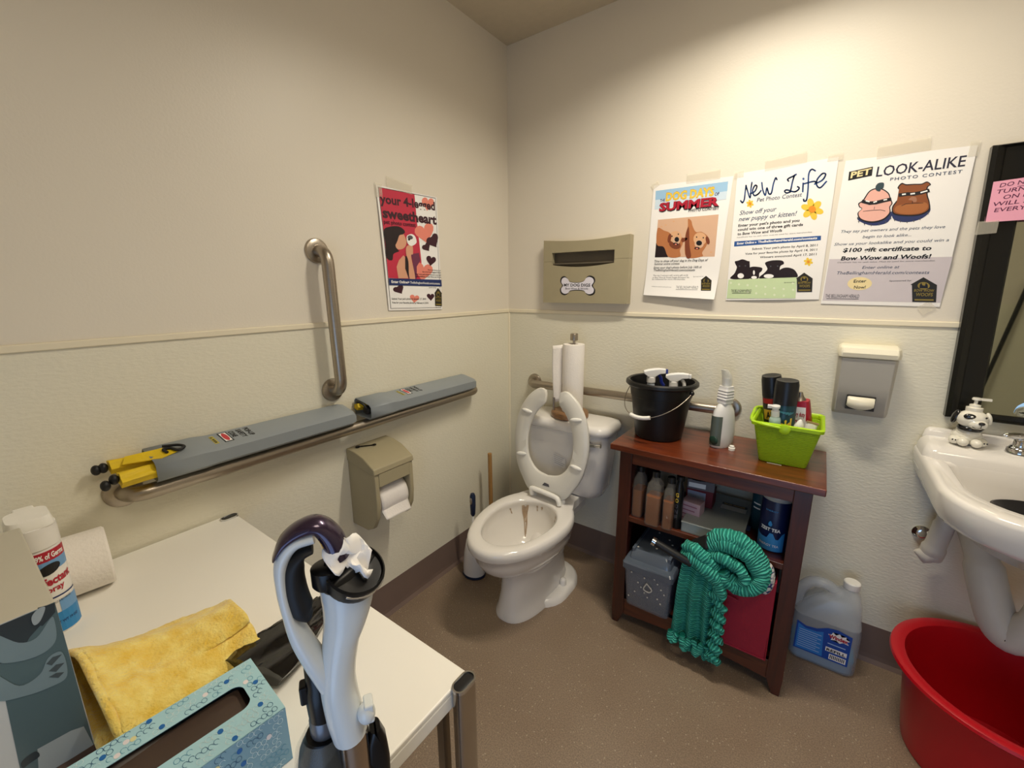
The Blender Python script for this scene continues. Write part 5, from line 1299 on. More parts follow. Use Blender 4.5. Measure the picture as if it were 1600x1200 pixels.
MB().tube(catmull([(1.505, -.078, .272), (1.470, -.08, .298), (1.425, -.08, .292), (1.396, -.08, .250), (1.388, -.078, .185)], 6), .019, 16).build('handle', M_jug, t, world=True, smooth=60)
MB().tube(catmull([(1.505, -.078, .230), (1.462, -.08, .245), (1.425, -.08, .215), (1.40, -.078, .18)], 6), .014, 12).build('handle_web', M_jug, t, world=True, smooth=60)
MB().lathe([(.0235, .312), (.024, .314), (.024, .334), (.021, .337)], 28, (1.535, -.075, 0)).build('cap', M_bump, t, world=True, smooth=40)
F = Flat([(0, 0), (100, 0), (100, 110), (0, 110)], lambda u, v: Vector((1.398 + .158 * u, -.1425, .178 - .135 * v)), lambda u, v: Vector((0, -1, 0)), .0004)
JB = ink('label_blue', '#1648a4'); JL = ink('label_light_blue', '#2f7fd0')
F.poly('label', JB, [(0, 14), (18, 24), (38, 20), (56, 6), (74, 2), (100, 10), (100, 108), (0, 108)])
F.poly('label_panel', JL, [(3, 22), (18, 32), (38, 30), (50, 24), (54, 104), (3, 104)])
F.poly('label_burst', WHT, [(58, 24), (64, 22), (66, 14), (72, 20), (78, 12), (82, 20), (90, 14), (90, 22), (97, 24), (92, 30), (96, 38), (86, 36), (80, 42), (74, 36), (64, 40), (66, 32)])
F.text('label_logo', RED, 'Windex', (60, 34), (94, 34), 11, .05)
for k in range(9): F.rect('label_lines', ink('pale_blue_line', '#a9c8ea'), (6, 38 + 7 * k), (48 - (k * 7) % 14, 40 + 7 * k), 1)
F.rect('label_lines', ink('pale_blue_line', '#a9c8ea'), (60, 52), (92, 55), 1)
F.rect('barcode_ground', WHT, (58, 66), (96, 80), 1); F.rect('barcode_ground', WHT, (66, 86), (96, 103), 1)
F.text('lettering', K, 'REFILL', (60, 78), (94, 78), 8, .03)
for k in range(9): F.rect('barcode', K, (68 + 3 * k, 88), (69.6 + 3 * k, 100), 1)
F.build(t)
# ------------------------------------------------------------------ wall hung sink
t = thing('sink', 'white wall-hung sink under the mirror at the right', 'sink', (1.89, -.25, .75))
SC, HW = 1.885, .262
def sq(hx, y0, y1, z, r, n=10, cx=SC):
    """outline with wide front corners and tight back corners"""
    out = []
    for k in range(n + 1):
        a = radians(90 * k / n); out.append((cx + hx - .02 + .02 * cos(a), y1 - .02 + .02 * sin(a), z))
    for k in range(n + 1):
        a = radians(90 + 90 * k / n); out.append((cx - hx + .02 + .02 * cos(a), y1 - .02 + .02 * sin(a), z))
    for k in range(n + 1):
        a = radians(180 + 90 * k / n); out.append((cx - hx + r + r * cos(a), y0 + r * 1.15 + r * 1.15 * sin(a), z))
    for k in range(n + 1):
        a = radians(270 + 90 * k / n); out.append((cx + hx - r + r * cos(a), y0 + r * 1.15 + r * 1.15 * sin(a), z))
    return out
def ov(hx, y0, y1, z, m=44, px=2.6, cx=SC):
    cy = (y0 + y1) / 2; hy = (y1 - y0) / 2; out = []
    for k in range(m):
        a = 2 * pi * (k + .5) / m + pi / 4 * 0
        c_, s_ = cos(a), sin(a)
        out.append((cx + hx * abs(c_) ** (2 / px) * (1 if c_ > 0 else -1), cy + hy * abs(s_) ** (2 / px) * (1 if s_ > 0 else -1), z))
    return out
R0 = [sq(.10, -.34, -.02, .66, .10), sq(.17, -.44, -.01, .70, .12), sq(.225, -.515, -.003, .752, .16), sq(.248, -.535, -.003, .765, .165), sq(.255, -.543, -.003, .78, .165), sq(.262, -.552, -.003, .835, .165), sq(.259, -.549, -.004, .846, .165), sq(.252, -.542, -.006, .850, .16)]
R1 = [sq(.212, -.478, -.148, .847, .13), sq(.202, -.462, -.152, .836, .125), sq(.190, -.447, -.155, .800, .12), sq(.160, -.415, -.158, .752, .11), sq(.12, -.36, -.165, .730, .08), sq(.03, -.29, -.24, .726, .025)]
for r_ in (R1[0],): pass
MB().loft(R0 + R1).build('basin', M_porc, t, world=True, smooth=60)
# raised rear deck and ledge
def dq(y0, y1, z, x0=SC - HW + .004, x1=SC + HW - .004, r=.03): return [(x, y, z) for x, y in rrect((x0 + x1) / 2, (y0 + y1) / 2, (x1 - x0) / 2, (y1 - y0) / 2, r, 6)]
MB().loft([dq(-.150, -.003, .80), dq(-.150, -.003, .862), dq(-.140, -.003, .876, SC - HW + .010), dq(-.120, -.003, .884, SC - HW + .018), dq(-.04, -.003, .888, SC - HW + .03, r=.018)]).build('rear_deck', M_porc, t, world=True, smooth=60)
MB().loft([dq(-.034, -.003, .88, SC - HW + .014, r=.012), dq(-.034, -.003, .902, SC - HW + .018, r=.012), dq(-.026, -.003, .910, SC - HW + .026, r=.011)]).build('splash_ledge', M_porc, t, world=True, smooth=60)
MB().lathe([(.030, .7265), (.030, .729), (.022, .7295)], 24, (SC + .0, -.262, 0)).build('drain', M_chrome, t, world=True)
one('dish', 'shallow black dish lying in the basin of the white sink', 'dish', MB().lathe([(.062, .7315), (.066, .735), (.086, .772), (.090, .776), (.086, .778), (.078, .770), (.060, .745), (.001, .743)], 44, (1.868, -.232, 0), sx=1.22, sy=.78), mat('dark_rubber', '#1a1a1e', .35), (1.868, -.232, .7315), smooth=50)
t = thing('faucet', 'chrome faucet on the back of the white sink', 'faucet', (1.885, -.085, .888))
MB().loft([[(x, y, z) for x, y in rrect(1.885, -.085, hx, hy, hy * .98, 6)] for z, hx, hy in ((.888, .086, .026), (.898, .085, .025), (.906, .078, .018))]).build('base_plate', M_chrome, t, world=True, smooth=50)
MB().tube(catmull([(1.885, -.085, .90), (1.885, -.085, .955), (1.885, -.13, .985), (1.885, -.19, .965), (1.885, -.205, .945)], 6), [.022] * 8 + [.016] * 17, 16).build('spout', M_chrome, t, world=True, smooth=60)
for s_ in (-1, 1): 
    MB().lathe([(.016, .905), (.014, .925), (.008, .932)], 20, (1.885 + s_ * .06, -.085, 0)).build('valve', M_chrome, t, world=True, smooth=50)
    MB().ball((1.885 + s_ * .075, -.10, .937), .034, .012, .009, rotm=Matrix.Rotation(s_ * radians(-22), 3, 'Z')).build('lever', M_chrome, t, world=True, smooth=60)
# drain trap and supply in white guards
M_guard = mat('white_pipe_guard', '#cfc8bd', .5, var=.04, bump=.15, bscale=40)
t = thing('drain_pipe', 'white wrapped drain trap hanging under the sink', 'pipe', (1.85, -.22, .35))
MB().tube(catmull([(1.905, -.262, .655), (1.90, -.262, .60), (1.888, -.262, .50), (1.872, -.26, .445), (1.852, -.25, .418), (1.826, -.235, .445), (1.800, -.20, .53), (1.785, -.15, .600), (1.780, -.08, .625), (1.780, -.004, .625)], 6), [.036] * 14 + [.042] * 12 + [.042] * 14 + [.036] * 15, 20).build('wrapped_trap', M_guard, t, world=True, smooth=60)
t = thing('supply_pipe', 'white guard over the water valve low on the wall left under the sink', 'pipe', (1.72, -.06, .50))
MB().tube(catmull([(1.722, -.07, .675), (1.720, -.072, .62), (1.712, -.070, .545), (1.708, -.060, .500)], 6), [.022] * 6 + [.026] * 7 + [.030] * 6, 18).build('guard', M_guard, t, world=True, smooth=60)
MB().tube([(1.712, -.065, .515), (1.690, -.070, .500), (1.668, -.075, .512)], [.030, .024, .004], 18).build('guard_end', M_guard, t, world=True, smooth=60)
MB().lathe([(.022, 0), (.024, .004), (.016, .012), (.010, .014)], 24).build('escutcheon', M_chrome, t); e_ = LAST[0]; e_.rotation_euler = (radians(90), 0, 0); e_.location = (1.688 - 1.72, -.003 + .06, .548 - .50)
t = thing('sink_bracket', 'dark metal bracket under the right side of the sink', 'bracket', (1.86, -.15, .60))
MB().box(1.955, -.30, .645, 1.985, -.003, .655).build('arm', mat('black_metal', '#1b1613', .4, .6), t, world=True)
MB().box(1.955, -.012, .57, 1.985, -.003, .645).build('plate', mat('black_metal', '#1b1613', .4, .6), t, world=True)

# dog shaped pump dispenser
t = thing('dog_soap_dispenser', 'small ceramic puppy soap pump, white with black eye patch, on the sink', 'soap pump', (1.722, -.080, .8885))
M_cer = mat('ceramic_white', '#ece8db', .15, coat=.5); M_cerb = mat('ceramic_black', '#131316', .15, coat=.5)
MB().ball((0, .012, .022), .034, .030, .026).ball((0, .006, .034), .027, .024, .028).build('body', M_cer, t, smooth=60)
for x, y, rx, ry in ((-.027, -.008, .014, .018), (.028, -.004, .014, .018), (-.013, -.024, .013, .016), (.015, -.024, .013, .016)):
    MB().ball((x, y, .012), rx, ry, .0125, 16, 10).build('paw', M_cer, t, smooth=60)
for sx in (-1, 1):
    for k in range(3): MB().ball((sx * .029 + (k - 1) * .006, -.028 - .002 * (k == 1), .016), .002, .002, .0025, 8, 6).build('toe_mark', M_cerb, t)
MB().lathe([(.025, .044), (.0275, .047), (.0275, .052), (.025, .055)], 28).build('collar', M_cerb, t, smooth=50)
MB().ball((0, -.004, .078), .034, .029, .027).ball((.008, -.022, .068), .022, .016, .015).build('head', M_cer, t, smooth=60)
MB().ball((-.034, .002, .080), .008, .013, .022, rotm=Matrix.Rotation(radians(14), 3, 'Y')).build('ear', M_cerb, t, smooth=60)
MB().ball((.034, .004, .082), .007, .011, .018, rotm=Matrix.Rotation(radians(-14), 3, 'Y')).build('ear', M_cer, t, smooth=60)
MB().ball((-.010, -.0265, .088), .014, .006, .009, rotm=Matrix.Rotation(radians(8), 3, 'Y')).build('eye_patch', M_cerb, t, smooth=60)
MB().ball((-.008, -.0325, .090), .003, .0015, .003, 8, 6).build('eye_glint', M_bump, t)
MB().ball((.022, -.0265, .090), .0025, .0025, .003, 8, 6).build('eye', M_cerb, t)
MB().ball((.013, -.0385, .074), .007, .005, .0048).build('nose', M_cerb, t, smooth=60)
MB().tube([(.013, -.0385, .070), (.013, -.038, .061)], .0007, 6).tube(catmull([(-.004, -.0355, .062), (.004, -.038, .0585), (.013, -.0385, .061), (.021, -.036, .058)], 4), .0007, 6).build('mouth', M_cerb, t)
MB().lathe([(.017, .100), (.018, .103), (.018, .112), (.012, .114), (.012, .120), (.006, .122), (.004, .122), (.004, .136)], 24).lathe([(.009, .134), (.010, .137), (.008, .141)], 20).box(-.004, -.004, .134, .030, .004, .1405).build('pump', M_cer, t, smooth=50)

# red tub on the floor under the sink
M_red = mat('red_plastic', '#b80f1c', .28, var=.04)
one('tub', 'large round red plastic tub on the floor under the sink', 'tub', MB().lathe([(.178, .001), (.184, .004), (.192, .06), (.214, .262), (.222, .268), (.243, .272), (.248, .278), (.246, .286), (.238, .290), (.224, .289), (.214, .284), (.208, .262), (.186, .06), (.176, .010), (.001, .008)], 80, (1.872, -.270, 0), True, False), M_red, (1.872, -.270, 0), smooth=40)

# ------------------------------------------------------------------ white table at the left
M_lam = mat('white_laminate', '#f5f2ea', .28, var=.015, nscale=6)
t = thing('table', 'white table with oval steel legs against the left wall', 'table', (.47, -1.75, 0))
TY0, TY1 = -2.15, -1.380
MB().box(.012, TY0, .700, .918, TY1, .7105).box(.020, TY0 + .01, .672, .026, TY1 - .006, .700).box(.906, TY0, .672, .918, TY1, .700).box(.012, TY1 - .010, .672, .918, TY1, .700).box(.012, TY0, .672, .918, TY0 + .01, .700).build('tabletop', M_lam, t, world=True, bevel=.003)
def ovl(cx, cy, rx, ry, z): 
    L = ry - rx; return [(cx + rx * cos(radians(a)), cy + L + rx * sin(radians(a)), z) for a in range(0, 181, 18)] + [(cx + rx * cos(radians(a)), cy - L + rx * sin(radians(a)), z) for a in range(180, 361, 18)]
M_satin = mat('satin_steel', '#b9b2a8', .22, 1.0, var=.05)
for cx in (.927, .034):
    for cy in (-1.400, TY0 + .03):
        l_ = MB().loft([ovl(cx, cy, .0125, .022, z) for z in (.0, .7125)], True, False).build('leg', M_satin, t, world=True, smooth=50)
        MB().loft([ovl(cx, cy, .0132, .0228, .709), ovl(cx, cy, .0132, .0228, .7145), ovl(cx, cy, .0105, .020, .7145), ovl(cx, cy, .0105, .020, .709)], False, False).build('rim', M_chrome, l_, world=True, smooth=30)
        MB().loft([ovl(cx, cy, .0104, .0199, .705), ovl(cx, cy, .0104, .0199, .7125), ovl(cx, cy, .008, .017, .7132)]).build('end_cap', mat('black_cap', '#141416', .35), l_, world=True, smooth=30)
MB().box(.890, -1.43, .0, .905, -1.415, .672).build('inner_post', M_satin, t, world=True)

# glove box
M_gtop = mat('glove_box_card', '#c3beae', .35, var=.02)
t = thing('glove_box', 'tall disposable glove box with printed gloved hands, at left end of white table', 'box', (.42, -1.84, .711))
GX0, GX1, GY0, GY1, GZ = .262, .566, -1.900, -1.778, .950
MB().box(GX0, GY0, .7112, GX1, GY1, GZ).build('carton', M_gtop, t, world=True, bevel=.002)
def PG(u, v): return Vector((GX1 + .0006, GY0 + (GY1 - GY0) * u, GZ + (.7115 - GZ) * v))
F = Flat([(-430, 775), (232, 491), (406, 1102), (-160, 1450)], PG, lambda u, v: Vector((1, 0, 0)), .0003)
G1 = ink('glove_slate', '#4c5356', .22); G2 = ink('glove_grey_blue', '#7c8c90', .22); G3 = ink('glove_teal', '#56676a', .22); G4 = ink('glove_pale', '#9fa6a6', .22); G5 = ink('glove_dark', '#363c40', .22)
F.rect('print_margin', ink('paper_grey', '#c8c8c4'), [(-430, 775), (232, 491), (406, 1102), (-160, 1450)], None, 4)
F.rect('print_ground', G3, [(-60, 620), (232, 491), (400, 1102), (90, 1280)], None, 4)
F.poly('print_shadow', G5, [(-60, 620), (150, 530), (190, 560), (110, 640), (60, 720), (-40, 760)])
F.poly('print_glove', G2, [(-50, 640), (60, 665), (140, 640), (205, 560), (225, 560), (230, 640), (170, 700), (60, 740), (-40, 740)], True)
F.poly('print_shadow', G5, [(150, 520), (230, 495), (232, 530), (170, 590), (140, 590)])
F.poly('print_glove_light', G4, [(120, 560), (150, 525), (185, 515), (160, 570), (130, 590)], True)
F.poly('print_glove', G2, [(-40, 800), (60, 840), (150, 790), (190, 720), (250, 690), (275, 740), (270, 800), (200, 840), (90, 880), (-40, 900)], True)
F.poly('print_shadow_2', G1, [(180, 745), (210, 715), (255, 700), (205, 750)]); F.poly('print_shadow_2', G1, [(190, 775), (225, 745), (265, 735), (225, 775)]); F.poly('print_shadow_2', G1, [(190, 800), (225, 780), (262, 775), (235, 800)])
F.poly('print_glove_light', G4, [(140, 1110), (290, 1030), (350, 1010), (400, 1102), (250, 1180), (150, 1240)])
F.poly('print_shadow', G5, [(75, 1160), (130, 1120), (150, 1140), (110, 1170), (80, 1190)], True)
F.build(t)

# disinfectant spray can
M_canw = mat('can_white', '#eae7e3', .25)
cx, cy = .205, -1.765
t = thing('spray_can', 'white and blue disinfectant spray can behind the glove box', 'spray can', (cx, cy, .711))
MB().lathe([(.031, .0), (.033, .004), (.033, .168), (.030, .175)], 36).build('can', M_canw, t, smooth=50)
MB().lathe([(.0335, .1755), (.0335, .205), (.0325, .215), (.028, .2165)], 36).build('collar', M_canw, t, smooth=50)
MB().loft([[(x, y, z) for x, y in rrect(0, 0, .030, .030, .016, 5)] for z in (.2155, .222)] + [[(x * .95 - .003, y * .9, .2155 + .020 + .12 * (-x) * .35) for x, y in rrect(0, 0, .030, .030, .016, 5)]]).build('cap', M_bump, t, smooth=40)
MB().box(-.060, -.014, .2155, -.025, .014, .233).build('spout', M_bump, t, bevel=.003)
F = wrap(.0333, 285, 435, .004, .172, ((0, 0), (100, 0), (100, 168), (0, 168)))
F.rect('label_red', RED, (0, 2), (100, 22), 10); F.text('label_lettering', WHT, '99% of Germs', (38, 17), (92, 17), 10, .03)
F.rect('label_blue', ink('label_sky', '#6f9fd0'), (0, 22), (100, 42), 10); F.ell('label_oval', K, (58, 38), 20, 10, -12)
F.text('label_title', RED, 'Disinfectant', (8, 72), (96, 66), 15, .04); F.text('label_title', RED, 'Spray', (40, 84), (76, 82), 11, .03)
F.rect('label_stripe', NAVY, (0, 94), (100, 97), 10); F.rect('label_blue_2', ink('label_mid_blue', '#2f86c4'), (0, 128), (100, 168), 10)
F.rect('label_blue', ink('label_sky', '#6f9fd0'), (60, 104), (100, 128), 6)
F.text('label_small', K, 'KILLS COLD & FLU VIRUSES', (40, 108), (82, 106), 4); F.text('label_small', NAVY, 'NET WT 19 OZ', (44, 150), (86, 150), 5, .02)
F.build(t)
# toilet roll on its side
t = thing('toilet_roll', 'white toilet paper roll lying on its side on the white table', 'paper roll', (.104, -1.728, .711))
def cyl_y(r0, r1, y0, y1, n=40):
    c = Vector((.104, 0, .7745)); rot = Matrix.Rotation(radians(-6), 3, 'Z')
    rings = []
    for r, y in ((r0, y0), (r1 - .003, y0), (r1, y0 + .003), (r1, y1 - .004), (r1 - .004, y1), (r0, y1), (r0, y0)):
        rings.append([Vector((c.x, -1.728, c.z)) + rot @ Vector((r * cos(2 * pi * j / n), y, r * sin(2 * pi * j / n))) for j in range(n)])
    return rings
MB().loft(cyl_y(.020, .0630, -.068, .068), False, False).build('roll', M_towel, t, world=True, smooth=40)

# yellow microfibre cloth, folded
def fuzzy():
    m = bpy.data.materials.new('yellow_microfibre'); m.use_nodes = True
    nt = m.node_tree; b = nt.nodes['Principled BSDF']; tc = nt.nodes.new('ShaderNodeTexCoord')
    n1 = nt.nodes.new('ShaderNodeTexNoise'); n1.inputs['Scale'].default_value = 260; n1.inputs['Detail'].default_value = 5
    n2 = nt.nodes.new('ShaderNodeTexNoise'); n2.inputs['Scale'].default_value = 45; n2.inputs['Detail'].default_value = 4
    for n in (n1, n2): nt.links.new(tc.outputs['Object'], n.inputs['Vector'])
    cr = nt.nodes.new('ShaderNodeValToRGB'); cr.color_ramp.elements[0].position = .3; cr.color_ramp.elements[1].position = .7
    cr.color_ramp.elements[0].color = lin('#f0c644') + (1,); cr.color_ramp.elements[1].color = lin('#ffe987') + (1,)
    nt.links.new(n2.outputs['Fac'], cr.inputs[0]); nt.links.new(cr.outputs[0], b.inputs['Base Color'])
    ad = nt.nodes.new('ShaderNodeMath'); nt.links.new(n1.outputs['Fac'], ad.inputs[0]); nt.links.new(n2.outputs['Fac'], ad.inputs[1])
    bp = nt.nodes.new('ShaderNodeBump'); bp.inputs['Strength'].default_value = .8; bp.inputs['Distance'].default_value = .004
    nt.links.new(ad.outputs[0], bp.inputs['Height']); nt.links.new(bp.outputs[0], b.inputs['Normal'])
    b.inputs['Roughness'].default_value = .95; b.inputs['Sheen Weight'].default_value = .5
    return m
M_yel = fuzzy()
def cloth_section(v):
    """v=0 left end near the glove box, v=1 right end"""
    y = -1.772 + .205 * v
    w_ = sin(pi * v)
    xb = .418 + .050 * v; xf = .628 - .028 * v
    h = .790 - .020 * v - .018 * w_
    pts = [(xf + .012, .7215), (xf - .05, .7185), (.5, .7185), (xb + .03, .7185), (xb + .004, .728), (xb - .006, .75), (xb + .012, h - .006), (xb + .05, h + .006), (xb + .10, h - .002 - .006 * w_), (xf - .05, h - .012), (xf - .012, h - .034 + .012 * v), (xf, h - .052 + .026 * v)]
    return [Vector((x + .004 * sin(9 * v + k), y + .018 * (k / 11.) * (1 if k > 6 else .4) * (1 - v), max(z, .7185))) for k, (x, z) in enumerate(pts)]
secs = []
NS = 44
for i in range(NS + 1):
    v = i / NS; c_ = catmull(cloth_section(v), 5)
    secs.append(c_)
mb = MB()
nn = len(secs[0])
pts_ = []
for i, s_ in enumerate(secs):
    for j, p in enumerate(s_):
        q = p * 1.0; d = .0035 * noise.noise(p * 38) + .0016 * noise.noise(p * 120)
        rag = .006 * noise.noise(Vector((j * .22, 3, 1))) if i in (0, NS) else 0
        pts_.append(q + Vector((0, rag, d)))
mb.add(pts_, [(i * nn + j, i * nn + j + 1, (i + 1) * nn + j + 1, (i + 1) * nn + j) for i in range(NS) for j in range(nn - 1)])
t = thing('cleaning_cloth', 'fluffy yellow cleaning cloth folded over on the white table', 'cloth', (.52, -1.66, .711))
MB_cloth = mb.build('cloth', M_yel, t, world=True, smooth=70, solid=.010)
MB().tube([s_[-1] + Vector((0, 0, -.001)) for s_ in secs], [.0058 + .0010 * sin(i * 2.3) for i in range(NS + 1)], 10).build('hem', M_yel, t, world=True, smooth=70)
MB().tube([p + Vector((0, -.002, 0)) for p in secs[0][::2]], .0058, 10).build('hem', M_yel, t, world=True, smooth=70)
MB().tube(catmull([(.628, -1.748, .722), (.618, -1.740, .740), (.600, -1.728, .738), (.595, -1.70, .732)], 5), [.008] * 5 + [.011] * 11, 12).build('curled_corner', M_yel, t, world=True, smooth=70)
one('card', 'flat dark brown card under the yellow cloth', 'card', MB().box(.445, -1.832, .7112, .675, -1.655, .7165), mat('dark_brown_card', '#4a3a34', .7), (.56, -1.75, .7112), smooth=0)

# tissue box
TBx, TBy, TW, TL_, TH = .7425, -1.737, .121, .238, .088
t = thing('tissue_box', 'pale blue tissue box with oval loop pattern and a slot opening', 'tissue box', (TBx, TBy, .711), radians(-4))
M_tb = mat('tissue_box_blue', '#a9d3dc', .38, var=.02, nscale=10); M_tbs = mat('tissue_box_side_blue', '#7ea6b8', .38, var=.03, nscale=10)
hx, hy = TW / 2, TL_ / 2
outl = [(hx, hy), (-hx, hy), (-hx, -hy), (hx, -hy)]
n_ = 12
def along(poly, n):
    out = []
    for k in range(4):
        a, b = poly[k], poly[(k + 1) % 4]
        for i in range(n): out.append((a[0] + (b[0] - a[0]) * i / n, a[1] + (b[1] - a[1]) * i / n))
    return out
ihx, ihy, icx, icy, ir = .0235, .094, -.002, .0, .014
inn = []
def rr_corner(sx, sy, a0, m): return [(icx + sx * (ihx - ir) + ir * cos(radians(a0 + 90 * k / m)), icy + sy * (ihy - ir) + ir * sin(radians(a0 + 90 * k / m))) for k in range(m)]
for sx, sy, a0 in ((1, 1, 0), (-1, 1, 90), (-1, -1, 180), (1, -1, 270)): inn.append(rr_corner(sx, sy, a0, n_))
inn = inn[0] + inn[1] + inn[2] + inn[3]
outp = along(outl, n_)
outp = outp[-n_ // 2:] + outp[:-n_ // 2]
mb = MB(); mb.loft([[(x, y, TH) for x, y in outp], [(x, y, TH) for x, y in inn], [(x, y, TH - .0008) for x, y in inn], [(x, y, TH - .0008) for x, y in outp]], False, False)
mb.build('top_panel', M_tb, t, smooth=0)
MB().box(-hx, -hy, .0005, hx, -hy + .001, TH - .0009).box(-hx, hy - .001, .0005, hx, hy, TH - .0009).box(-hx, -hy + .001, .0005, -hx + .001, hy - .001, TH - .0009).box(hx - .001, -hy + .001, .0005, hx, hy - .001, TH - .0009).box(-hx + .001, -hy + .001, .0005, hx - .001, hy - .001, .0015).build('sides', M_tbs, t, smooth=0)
MB().grid(lambda u, v: Vector((-.035 + .07 * u, -.11 + .22 * v, TH - .014 - .010 * sin(pi * u) * (1 + .4 * sin(7 * v)) + .004 * sin(5 * v + 6 * u))), 10, 20).build('inner_film', mat('brown_film', '#4b3c33', .35), t, smooth=60)
MB().loft([[(-.028 + .004 * sin(6 * v), y, TH - .010), (.0, y, TH - .016 + .003 * sin(9 * v)), (.026, y, TH - .012)] for v, y in [(k / 12, -.09 + .18 * k / 12) for k in range(13)]], False, False, False).build('film_fold', mat('brown_film', '#4b3c33', .35), t, smooth=60)
LB = ink('loop_blue', '#5d9cb8'); LW = ink('loop_pale', '#d6ebee'); LD = ink('loop_navy', '#2f5f86'); FB = ink('fill_blue', '#1c66ad'); FYL = ink('fill_yellow', '#dfd9a0'); FW = ink('fill_white', '#e6dfe0')
def loops(F, W_, H_, seed, skip):
    rnd = random.Random(seed); fills = [FB, FYL, FW, FB]
    for r in range(int(W_ / 10.5)):
        x = 6 + r * 10.8; y = rnd.uniform(3, 16)
        while y < H_ - 7:
            m = rnd.choice([LB, LW, LD, LW])
            for k in range(rnd.randint(2, 6)):
                if y > H_ - 6: break
                if not skip(x, y):
                    c = (x + (1.0 if k % 2 else -1.0), y)
                    if rnd.random() < .10:
                        F.ell('print_dot', rnd.choice(fills), c, 4.0, 3.2, 0, 12)
                    else:
                        pts = [(c[0] + 4.0 * cos(2 * pi * q / 10), c[1] + 3.1 * sin(2 * pi * q / 10)) for q in range(11)]
                        F.line('print_loop', m, pts[:8] if rnd.random() < .6 else pts, .6)
                y += 6.4
            y += rnd.uniform(4, 14)
F = Flat([(0, 0), (0, 238), (121, 238), (121, 0)], lambda u, v: Vector((-hx + TW * v, hy - TL_ * u, TH + .0001)), lambda u, v: Vector((0, 0, 1)), .00015)
loops(F, 121, 238, 3, lambda x, y: abs(x - 58.5) < 28 and 20 < y < 218)
F.build(t, world=False)
F = Flat([(0, 0), (0, 238), (88, 238), (88, 0)], lambda u, v: Vector((hx + .0002, hy - TL_ * u, TH - TH * v)), lambda u, v: Vector((1, 0, 0)), .00015)
loops(F, 88, 238, 8, lambda x, y: False)
F.build(t, world=False)
F = Flat([(0, 0), (0, 121), (88, 121), (88, 0)], lambda u, v: Vector((-hx + TW * u, hy + .0002, TH - TH * v)), lambda u, v: Vector((0, 1, 0)), .00015)
loops(F, 88, 121, 5, lambda x, y: False)
F.build(t, world=False)

# glossy black film bag
mb = MB(); rings = []
ax0, ax1 = Vector((.648, -1.600, .7125)), Vector((.592, -1.440, .7125))
for k in range(25):
    v = k / 24; c = ax0.lerp(ax1, v); W_ = .055 - .022 * v + .006 * sin(5 * v); H_ = .040 - .006 * v
    ring = []
    for j in range(28):
        a = 2 * pi * j / 28
        rr = 1 + .10 * sin(3 * a + 4 * v) * (sin(a) > 0) + .06 * sin(7 * a + 9 * v)
        ring.append(c + Vector((cos(a) * W_ * rr * .94, cos(a) * W_ * rr * .33, max(0.0004, (sin(a) * .5 + .5) * H_ * rr))))
    rings.append(ring)
mb.loft(rings)
one('plastic_bag', 'glossy black rolled plastic bag on the table behind the vacuum', 'bag', mb, mat('black_film_gloss', '#0b0b0c', .12, coat=.3), (.62, -1.52, .7115), smooth=60)

# ------------------------------------------------------------------ stick vacuum in front of the table
M_vac = mat('vacuum_white', '#d5d9d8', .28, var=.01, nscale=5, coat=.3); M_vacb = mat('vacuum_black', '#0c0c0e', .30, spec=.35); M_grip = mat('soft_black_grip', '#141416', .6)
M_purple = mat('metallic_purple', '#3a2b42', .25, .55, coat=.6)
t = thing('vacuum_cleaner', 'white and black stick vacuum standing in front of the white table', 'vacuum', (1.0, -1.627, 0), atan2(.867, .499))
def ellr(c, tdir, rx, ry, n=24):
    tdir = Vector(tdir).normalized(); yv = Vector((0, 1, 0)); a = yv.cross(tdir).normalized(); b = tdir.cross(a)
    return [Vector(c) + a * rx * cos(2 * pi * j / n) + b * ry * sin(2 * pi * j / n) for j in range(n)]
def sweep(path, rads, n=24, per=6, cap=True):
    P = catmull(path, per); N = len(P); rings = []
    for i, p in enumerate(P):
        tt = (P[min(i + 1, N - 1)] - P[max(i - 1, 0)]); f_ = i / (N - 1) * (len(rads) - 1); j = min(int(f_), len(rads) - 2); q = f_ - j
        rx = rads[j][0] * (1 - q) + rads[j + 1][0] * q; ry = rads[j][1] * (1 - q) + rads[j + 1][1] * q
        rings.append(ellr(p, tt, rx, ry, n))
    return MB().loft(rings, cap, cap)
sweep([(.001, 0, 1.082), (.000, 0, 1.062), (-.004, 0, 1.040), (-.009, 0, 1.022), (-.014, 0, .995), (-.016, 0, .970), (-.0135, 0, .935), (-.0105, 0, .909)],
      [(.0240, .0240), (.0225, .0230), (.0190, .0210), (.0165, .0200), (.0160, .0190), (.0165, .0185), (.0172, .0182), (.0165, .0175)]).build('main_tube', M_vac, t, smooth=60)
MB().ball((.006, -.014, .940), .0085, .009, .011).box(.004, -.020, .931, .013, -.004, .952).build('release_button', M_vac, t, bevel=.002, smooth=50)
sweep([(-.022, 0, 1.134), (-.038, 0, 1.131), (-.0485, 0, 1.116), (-.0505, 0, 1.092), (-.048, 0, 1.062), (-.042, 0, 1.034), (-.032, 0, 1.003), (-.022, 0, .972), (-.016, 0, .952)],
      [(.0065, .012), (.0065, .012), (.0060, .012), (.0058, .012), (.0062, .012), (.0090, .013), (.0105, .014), (.0105, .013), (.006, .010)]).build('handle_frame', M_vac, t, smooth=60)
sweep([(-.004, 0, 1.108), (-.008, 0, 1.128), (-.018, 0, 1.142), (-.032, 0, 1.1415), (-.045, 0, 1.134), (-.054, 0, 1.121)],
      [(.0105, .0135), (.0105, .0135), (.0080, .0130), (.0065, .0125), (.0045, .0120), (.0015, .010)]).build('handle_top', M_purple, t, smooth=60)
